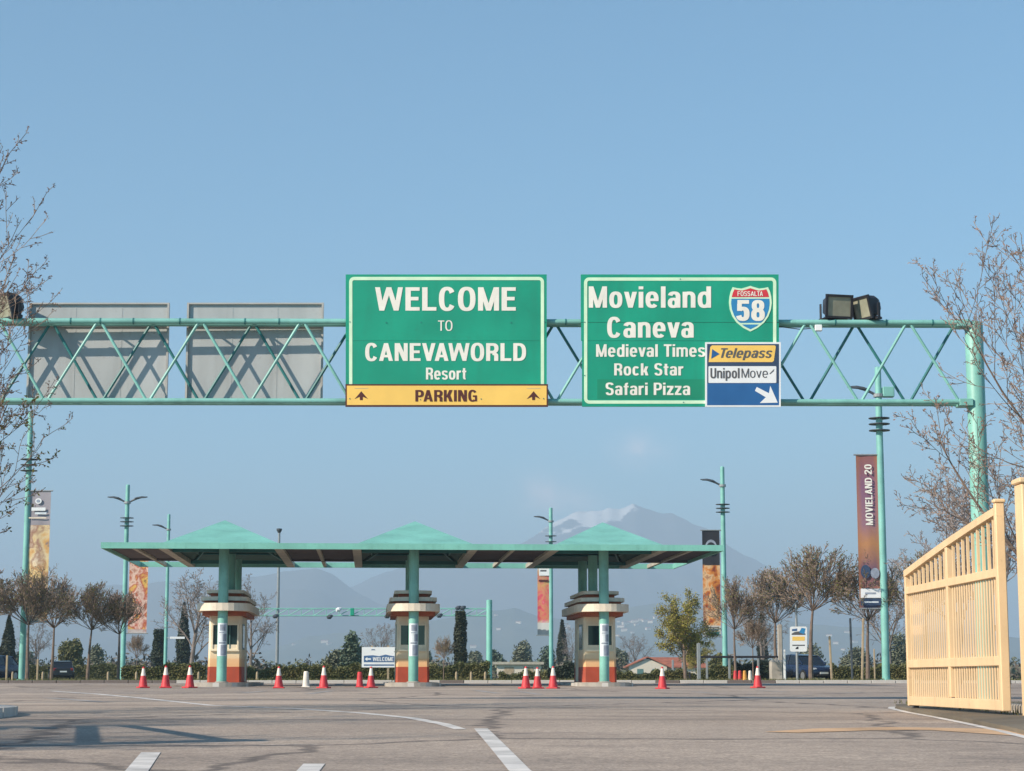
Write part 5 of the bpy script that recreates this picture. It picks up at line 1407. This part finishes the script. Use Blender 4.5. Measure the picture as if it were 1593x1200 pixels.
POLL = dict(levels=4, wood=1, seg=[5, 5, 4, 3, 2], up=[0, .06, .07, .07, .05], wob=[.03, .045, .06, .09, .12], kids=[22, 8, 5, 3], start=[1, .3, .25, .2], ang=[(6, 76), (12, 36), (16, 42), (18, 50)],
            len=[.70, .52, .55, .5], rk=[.32, .5, .55, .6], taper=.42, rmin=.0115, crown=True)
def pollard(seed, trunk, r0, P, scale_len=1.0):
    t = TreeGen(seed); p = dict(P)
    t.branch((0, 0, -.1), (0, 0, 1), trunk, r0, 0, p)
    return t
def tree_obj(name, t, bark, twigm, label, cat, group, leaf=None, leafm=None, leafn='leaves'):
    r = empty(name, (0, 0, 0), label=label, cat=cat, group=group)
    t.wood.build('trunk', bark, r, world=False, smooth=True)
    t.twig.build('crown', twigm, r, world=False, smooth=False)
    if leaf: leaf.build(leafn, leafm, r, world=False)['kind'] = 'stuff'
    return r
# pollarded planes along the verge: four shapes shared by all
protos = []
for s in range(4):
    t = pollard(100+s, 2.9, .115, POLL)
    lf = None
    if True:
        lf = MB(); R_ = random.Random(s); leaf_cards(lf, [q[0] for q in t.tips if R_.random() < (.22, .12, .3, .10)[s]], .045, R_, 1, .05)
    protos.append(tree_obj('pollarded_tree', t, 'bark', 'twig', 'x', 'tree', 'pollarded trees along the verge', lf, 'young_leaf', 'buds'))
def tree_height(t_obj): 
    return max((Vector(v.co).z for ch in t_obj.children for v in ch.data.vertices), default=1)
PH = [tree_height(p) for p in protos]
used = set()
def put(k, px, D, top_py, label, rz=None, wide=1.0, z0=None):
    z = (VZ-.02 if D < 112 else gz(D)-.05) if z0 is None else z0
    h = (zat(top_py, D)-z)/PH[k]; loc = (X(px, D), D, z); rz = rnd.uniform(0, 6.28) if rz is None else rz
    if k not in used: used.add(k); o = protos[k]; o.location = loc; o.rotation_euler.z = rz; o['label'] = label
    else: o = dup(protos[k], loc, rz, label=label)
    o.scale = (h*wide, h*wide, h)
    return o
put(0, 42, 92, 872, 'bare pollarded tree growing right beside the leftmost teal post', wide=1.05)
put(1, 80, 95, 890, 'bare pollarded tree just left of the black car', wide=.95)
put(2, 136, 95, 902, 'budding pollarded tree right of the black car', wide=.95)
put(3, 184, 95, 915, 'bare pollarded tree left of the gull-wing lamp post', wide=.95)
put(1, 1145, 90, 893, 'bare pollarded tree in front of the teal post with the dark banner', wide=.85)
put(3, 1207, 100, 880, 'dark bare pollarded tree left of the information sign', wide=1.0)
put(2, 1262, 88, 842, 'broad bare pollarded tree right of the information sign', wide=1.0)
put(0, 1350, 87, 858, 'pollarded tree behind the purple banner, propped by a stake', wide=1.0)
put(3, 1172, 96, 958, 'small bare tree behind the row of little cones', wide=.8)
put(2, 1440, 100, 850, 'bare tree behind the free end of the yellow gate', wide=1.0)
put(0, 690, 96, 985, 'small bare tree between the middle booth and the clipped cypress', wide=.75)
put(1, -30, 96, 870, 'pollarded tree whose crown just enters at the left edge', wide=1.0)
put(3, 212, 150, 985, 'thin bare tree between the gull-wing post and the slim post', wide=.7)

BARE = dict(levels=5, wood=2, seg=[7, 5, 4, 3, 3, 2], up=[.02, .09, .08, .05, .03], wob=[.04, .09, .11, .13, .15, .16], kids=[9, 6, 5, 4, 2], start=[.28, .2, .15, .15, .2], ang=[(28, 55), (28, 52), (28, 55), (30, 60), (30, 60)],
            len=[.55, .55, .5, .5, .5], rk=[.45, .5, .55, .6, .6], taper=.35, rmin=.011)
bare = []
for s in range(3):
    t = TreeGen(200+s); t.branch((0, 0, -.1), (rnd.uniform(-.04, .04), 0, 1), 5.2, .17, 0, BARE)
    bare.append(tree_obj('bare_tree', t, 'bark_grey', 'twig_grey', 'x', 'tree', 'taller bare trees in the distance'))
bh = [tree_height(p) for p in bare]; bused = set()
def put_bare(k, px, D, top_py, label, wide=1.0, rz=None):
    z = (VZ-.02 if D < 112 else gz(D)-.05); h = (zat(top_py, D)-z)/bh[k]; loc = (X(px, D), D, z); rz = rnd.uniform(0, 6.28) if rz is None else rz
    if k not in bused: bused.add(k); o = bare[k]; o.location = loc; o.rotation_euler.z = rz; o['label'] = label
    else: o = dup(bare[k], loc, rz, label=label)
    o.scale = (h*wide, h*wide, h); return o
put_bare(0, 296, 140, 882, 'tall bare tree behind the canopy, left of the left booth', 1.15)
put_bare(1, 389, 135, 893, 'bare tree right of the left booth beside the grey mast', .95)
put_bare(2, 590, 260, 968, 'faint bare tree behind the WELCOME board', 1.1)
put_bare(1, 890, 240, 968, 'reddish bare tree hidden by the right booth', .8)
put_bare(0, 990, 330, 985, 'faint bare tree over the left end of the red roof', 1.2)
put_bare(2, 1490, 66, 742, 'bushy bare tree behind the sloping top of the yellow gate', 1.0)
put_bare(1, 1385, 120, 850, 'bare tree just right of the tall teal post', 1.0)
put_bare(0, 1565, 60, 700, 'bare tree rising behind the yellow gate post', 1.0)
put_bare(2, 1190, 180, 930, 'bare tree far behind the right-hand verge', 1.2)
put_bare(1, 55, 200, 950, 'faint bare tree behind the pollarded row at left', 1.1)

# near trees whose branches reach in from both sides
NEAR = dict(levels=5, wood=2, seg=[6, 8, 7, 6, 4, 3], up=[.02, .10, .09, .08, .06], wob=[.04, .04, .045, .055, .07, .09], kids=[13, 8, 6, 4, 2], start=[.22, .18, .15, .15, .2], ang=[(30, 66), (24, 50), (26, 52), (28, 56), (30, 60)],
            len=[.80, .54, .52, .36, .42], rk=[.42, .5, .52, .55, .6], taper=.18, rmin=.006)
def near_tree(seed, loc, H, label, leafy, rz=0.0, par=NEAR, group='roadside trees with fresh buds', r0=.15):
    t = TreeGen(seed); t.branch((0, 0, -.1), (0, 0, 1), H*.62, r0, 0, par)
    lf = MB(); R_ = random.Random(seed)
    leaf_cards(lf, [q[0] for q in t.tips if q[2] >= 3 and R_.random() < .55], .024, R_, 1, .02, .6)
    r = tree_obj('budding_tree', t, 'bark', 'twig', label, 'tree', group, lf, 'bud', 'buds')
    if leafy:
        l2 = MB(); leaf_cards(l2, [q[0] for q in t.tips if q[2] >= 3 and q[0].z < H*.62 and R_.random() < leafy], .042, R_, 1, .03, .55)
        l2.build('leaves', 'young_leaf', r, world=False)['kind'] = 'stuff'
    hh_ = tree_height(r); r.location = loc; r.rotation_euler.z = rz; r.scale = (H/hh_,)*3
    return r
near_tree(66, (-9.1, 30.0, gz(30)), 9.2, 'budding roadside tree reaching in from the left over the gantry', .22, 3.5)
near_tree(69, (9.0, 32.0, gz(32)), 8.8, 'leafless roadside tree with swelling buds before the right gantry column', 0, 0.7)
# more of the same row, outside the picture, whose shadows cross the road
near_tree(52, (-10.2, 15.5, gz(15)), 6.6, 'roadside tree outside the picture shading the road', .1, 1.0)
near_tree(54, (-15.0, 25.0, gz(25)), 8.4, 'third roadside tree outside the picture shading the road', .1, 4.0)
near_tree(53, (-12.8, 20.5, gz(22)), 7.6, 'second roadside tree outside the picture shading the road', .1, 2.0)

# fresh yellow-green tree
LEAFY = dict(BARE); LEAFY.update(levels=4, kids=[11, 7, 6, 3], ang=[(30, 62), (30, 55), (30, 60), (30, 60)], rmin=.014)
t = TreeGen(301); t.branch((0, 0, -.1), (0, 0, 1), 3.6, .13, 0, LEAFY)
lf = MB(); R_ = random.Random(5); leaf_cards(lf, [q[0] for q in t.tips], .062, R_, 2, .11, .6)
r = tree_obj('leafing_tree', t, 'bark', 'twig', 'yellow-green tree in fresh leaf left of the dark banner', 'tree', None, lf, 'leaf_yellow')
hh_ = tree_height(r); D_ = 108; z = VZ-.02; k = (zat(912, D_)-z)/hh_; r.location = (X(1067, D_), D_, z); r.scale = (k*1.05, k*1.05, k)
r2 = dup(r, (X(1090, 150), 150, gz(150)), 1.0, label='rounded greenish tree behind the dark banner, lower than its neighbour'); k = (zat(985, 150)-gz(150))/hh_; r2.scale = (k*1.2, k*1.2, k)

def blob_cards(n, shape, size, R_, mb=None, aspect=.6):
    mb = mb or MB(); pts = [shape(R_) for _ in range(n)]
    leaf_cards(mb, pts, size, R_, 1, 0.0, aspect); return mb
# cypresses: dense columns of small sprays round a solid core
def cypress(px, D, top_py, w_px, label, flat=False, m='leaf_cypress'):
    z0 = gz(D)-.05; H = zat(top_py, D)-z0; R0 = w_px/2/F*D
    r = empty('cypress', (X(px, D), D, z0), label=label, cat='tree', group='dark columnar evergreens')
    prof = (lambda t: R0*(.75+.3*t if t < .5 else (.9-.25*(t-.5)/.5))) if flat else (lambda t: R0*min(1, (.55+1.5*t) if t < .3 else (1-((t-.3)/.7)**1.8)+.03))
    MB().lathe([(.18, 0), (.15, .6)], 8).build('trunk', 'bark', r, world=False)
    MB().lathe([(prof(t)*.8, .35+(H-.5)*t) for t in np.linspace(0, 1, 10)], 12).build('core', m, r, world=False)
    def shp(R_):
        t = R_.random(); a = R_.uniform(0, 6.28); q = prof(t)*R_.uniform(.72, 1.06)*(1+.12*math.sin(a*3+t*9)+.08*math.sin(t*25+a)); return (q*math.cos(a), q*math.sin(a), .3+(H-.3)*t)
    blob_cards(4500, shp, .10*max(1, D/130), random.Random(int(px)), aspect=.4).build('crown', m, r, world=False)
    return r
cypress(716, 130, 951, 22, 'clipped dark cypress with a flat top by the far gantry', True)
cypress(11, 170, 958, 22, 'dark cypress at the far left edge', False)
cypress(246, 190, 980, 22, 'broad dark evergreen left of the slim lamp post', True, 'leaf_dark')
cypress(284, 200, 938, 20, 'tall dark cypress between the slim lamp post and the left booth', False, 'leaf_dark')
cypress(875, 250, 965, 16, 'narrow brownish cypress just left of the right booth', False)
cypress(1187, 230, 945, 15, 'narrow cypress among the right-hand bare trees', False)
# conifer with layered, irregular outline
def shrub(px, D, top_py, w_px, label, m, name='evergreen_shrub', n=3500, size=.14, cat='tree', lumps=6, group=None, base_z=None):
    z0 = gz(D)-.05; H = zat(top_py, D)-z0; R0 = w_px/2/F*D
    r = empty(name, (X(px, D), D, z0), label=label, cat=cat, group=group)
    R_ = random.Random(int(px*7+D)); L_ = []
    for _ in range(lumps):
        a = R_.uniform(0, 6.28); q = R_.uniform(0, .6)*R0; zz = R_.uniform(.3, .72)*H
        L_.append((q*math.cos(a), q*math.sin(a), zz, R_.uniform(.32, .55)*R0, R_.uniform(.22, .32)*H))
    L_.append((0, 0, H*.5, R0*.8, H*.45)); L_.append((R_.uniform(-.4, .4)*R0, 0, H*.68, R0*.5, H*.30)); L_.append((R_.uniform(-.4, .4)*R0, 0, H*.3, R0*.75, H*.28))
    def shp(R_):
        c = R_.choice(L_); a = R_.uniform(0, 6.28); u = R_.uniform(-1, 1); q = R_.uniform(.6, 1.05); s = math.sqrt(1-u*u)
        return (c[0]+c[3]*q*s*math.cos(a), c[1]+c[3]*q*s*math.sin(a), max(.02, c[2]+c[4]*q*u))
    MB().tube([(0, 0, 0), (.03, 0, H*.4), (0, .02, H*.7)], [.14, .1, .04], 6).build('trunk', 'bark', r, world=False)
    blob_cards(n, shp, size*max(1, D/200), R_).build('crown', m, r, world=False)
    return r
for a in ((546, 150, 980, 46, 'grey-green conifer left of the WELCOME board', 'leaf_conifer'), (525, 160, 1008, 60, 'spreading dark shrub at the foot of the grey-green conifer', 'leaf_olive'),
          (108, 190, 993, 46, 'olive-green rounded bush behind the black car', 'leaf_hedge'), (150, 230, 1002, 40, 'grey-green bush between the pollarded trees', 'leaf_olive'), (30, 220, 1010, 60, 'shrub mass at the far left', 'leaf_conifer'),
          (812, 285, 994, 42, 'rounded olive-green bush behind the flat-roofed shed', 'leaf_olive'), (772, 290, 1010, 30, 'small shrub right of the far gantry column', 'leaf_conifer'), (850, 290, 1002, 36, 'green shrub behind the pink banner post', 'leaf_conifer'),
          (742, 330, 1012, 30, 'small greyish bush between cypress and far gantry column', 'leaf_olive'), (905, 320, 1000, 30, 'dull shrub behind the right booth', 'leaf_olive'), (960, 320, 1008, 40, 'low bush left of the red-roofed house', 'leaf_olive'),
          (1120, 170, 1015, 50, 'green bush under the dark banner', 'leaf_hedge'), (1260, 240, 1000, 60, 'dull green bush behind the blue car', 'leaf_olive'), (1330, 230, 1005, 60, 'dark shrub left of the purple banner stake', 'leaf_olive'),
          (660, 300, 1012, 30, 'small shrub right of the middle booth', 'leaf_conifer'), (1400, 200, 985, 60, 'dull shrub behind the free end of the gate', 'leaf_olive')):
    shrub(*a, group='shrubs beyond the hedge', cat='shrub')

# clipped hedges, one object for each run
def hedge(px0, px1, D, top_py, label, m='leaf_hedge', depth=1.2, n=9000, size=.075, gaps=0.0):
    x0, x1 = X(px0, D), X(px1, D); z0 = VZ-.03 if D < 112 else gz(D)-.05; H = zat(top_py, D)-z0
    r = empty('hedge', ((x0+x1)/2, D, z0), label=label, cat='hedge', group='hedges behind the verge')
    hw = (x1-x0)/2
    bump = lambda x: .10*math.sin(x*1.7)+.07*math.sin(x*4.3+1)+.05*math.sin(x*9.1)
    nx = max(3, int(hw*2)); vs = []; fs = []
    for i in range(nx+1):
        x = -hw+.12+(2*hw-.24)*i/nx; h = H*.88+bump(x)*.6
        vs += [(x, -depth/2+.15, 0), (x, -depth/2+.18, h), (x, depth/2-.18, h), (x, depth/2-.15, 0)]
    for i in range(nx):
        for q in range(3): fs.append((i*4+q, i*4+4+q, i*4+5+q, i*4+1+q))
    fs += [(3, 2, 1, 0), (nx*4, nx*4+1, nx*4+2, nx*4+3)]
    MB().add(vs, fs).build('core', 'leaf_dark', r, world=False)
    def shp(R_):
        x = R_.uniform(-hw, hw); h = H+bump(x); f = R_.random()
        if f < .72: return (x, -depth/2+R_.uniform(-.05, .16)+.05*math.sin(x*3), h*R_.random()**.8)
        return (x, R_.uniform(-depth/2, depth/2), h-R_.uniform(0, .14)+R_.random()**4*.12)
    blob_cards(n, shp, size, random.Random(int(px0))).build('foliage', m, r, world=False)
    return r
hedge(-30, 190, 168, 1036, 'hedge behind the left pollarded trees', n=13000, size=.1)
hedge(192, 322, 106, 1037, 'hedge behind the three cones left of the left booth', n=6000)
hedge(384, 470, 105, 1040, 'hedge right of the left booth, behind the pale stub cone', n=5000)
hedge(472, 622, 104, 1036.5, 'long dense hedge behind the WELCOME board', n=9000)
hedge(660, 762, 106, 1035.5, 'hedge below the clipped cypress', n=6000)
hedge(776, 852, 118, 1047, 'thin brownish hedge before the flat-roofed shed', n=2200)
hedge(852, 905, 108, 1036, 'short dark hedge left of the right booth', 'leaf_dark', n=3500)
hedge(948, 1082, 110, 1047, 'hedge before the red-roofed house', n=6000)
hedge(1084, 1140, 108, 1040, 'green hedge under the yellow-green tree and dark banner', n=3500)
hedge(1140, 1215, 111, 1032, 'dark hedge under the timber beam', 'leaf_dark', n=4000)
hedge(1292, 1440, 110, 1038, 'hedge right of the blue car behind the stakes', n=6500)

# far-off line of trees closing the plain
tl = MB(); R_ = random.Random(77)
lumps = [(R_.uniform(-420, 420), R_.uniform(520, 900), R_.uniform(5, 16), R_.uniform(2.0, 5.2)) for _ in range(420)]
for (x, y, rx, h) in lumps:
    for _ in range(60):
        a = R_.uniform(0, 6.28); u = R_.random(); q = math.sqrt(1-u*u)*R_.uniform(.5, 1)
        c = Vector((x+rx*q*math.cos(a), y+rx*.6*q*math.sin(a), .6+h*u*R_.uniform(.7, 1.05)))
        s = R_.uniform(.5, 1.2); v = Vector((R_.gauss(0, 1), R_.gauss(0, 1), R_.gauss(0, 1))).normalized(); w = v.orthogonal().normalized()
        tl.add([c-v*s, c+w*s*.7, c+v*s, c-w*s*.7], [(0, 1, 2, 3)])
tag(tl.build('treeline', 'leaf_olive'), 'distant line of woods closing the plain below the hills', 'woods', kind='stuff')
# olive grove strip behind the hedges (a mass of grey-green foliage)
def scrub(seed, n, m, hr, label, y0=180, y1=340):
    gr = MB(); R_ = random.Random(seed)
    for _ in range(n):
        y = R_.uniform(y0, y1); x = R_.uniform(-.30, .30)*y; pq = 796.5+x/y*F
        if (955 < pq < 1125 and y < 305) or (755 < pq < 860 and y < 262): continue
        h = R_.uniform(*hr)*(y/240); rx = R_.uniform(1.3, 3.2)
        for _k in range(170):
            a = R_.uniform(0, 6.28); u = R_.random(); q = math.sqrt(1-u*u)*R_.uniform(.3, 1)
            c = Vector((x+rx*q*math.cos(a), y+rx*q*math.sin(a), .8+h*u*R_.uniform(.4, 1.03))); s = R_.uniform(.14, .34)
            v = Vector((R_.gauss(0, 1), R_.gauss(0, 1), R_.gauss(0, 1))).normalized(); w = v.orthogonal().normalized()
            gr.add([c-v*s, c+w*s*.5, c+v*s, c-w*s*.5], [(0, 1, 2, 3)])
    return tag(gr.build('undergrowth', m), label, 'undergrowth', kind='stuff')
scrub(78, 230, 'leaf_olive', (1.0, 3.0), 'low grey-green scrub between the hedge and the far woods')
scrub(80, 150, 'scrub_brown', (1.2, 3.6), 'brownish leafless scrub behind the hedges')
scrub(81, 120, 'leaf_hedge', (1.0, 2.6), 'yellow-green bushes growing behind the hedges')
# short grass and weeds along the verge and by the gate
gs = MB(); R_ = random.Random(79)
def blade(x, y, z, h):
    a = R_.uniform(0, 6.28); w = R_.uniform(.006, .015); dx, dy = math.cos(a)*w, math.sin(a)*w; l = R_.uniform(-.6, .6)*h; l2 = R_.uniform(-.6, .6)*h
    gs.add([(x-dx, y-dy, z), (x+dx, y+dy, z), (x+l, y+l2, z+h)], [(0, 1, 2)])
for _ in range(9000): blade(R_.uniform(-26, 26), KY+.25+R_.random()**2*6, VZ-.01, R_.uniform(.04, .14))
for _ in range(900):
    y = R_.uniform(20, 34.5); x = R_.uniform(6.4, 8.0); blade(x, y, gz(y)+.07, R_.uniform(.03, .10))
tag(gs.build('grass', 'leaf_hedge'), 'thin short grass along the verges', 'grass', kind='stuff')

# ------------------------------------------------------------------ the hazy air
hz_top = 830.0
hm = bpy.data.materials.new('haze_air'); hm.use_nodes = True; nt = hm.node_tree; nt.nodes.clear()
ho = nt.nodes.new('ShaderNodeOutputMaterial'); hv = nt.nodes.new('ShaderNodeVolumePrincipled')
hv.inputs['Color'].default_value = (.56, .695, .855, 1); hv.inputs['Density'].default_value = 2.45e-4; hv.inputs['Anisotropy'].default_value = 0.0
nt.links.new(hv.outputs[0], ho.inputs['Volume'])
MATS['haze_air'] = hm
hz = MB().box(-14500, 14500, -400, 22500, -60, hz_top).build('haze', 'haze_air'); tag(hz, 'pale blue haze in the air over the plain', 'haze', kind='stuff')
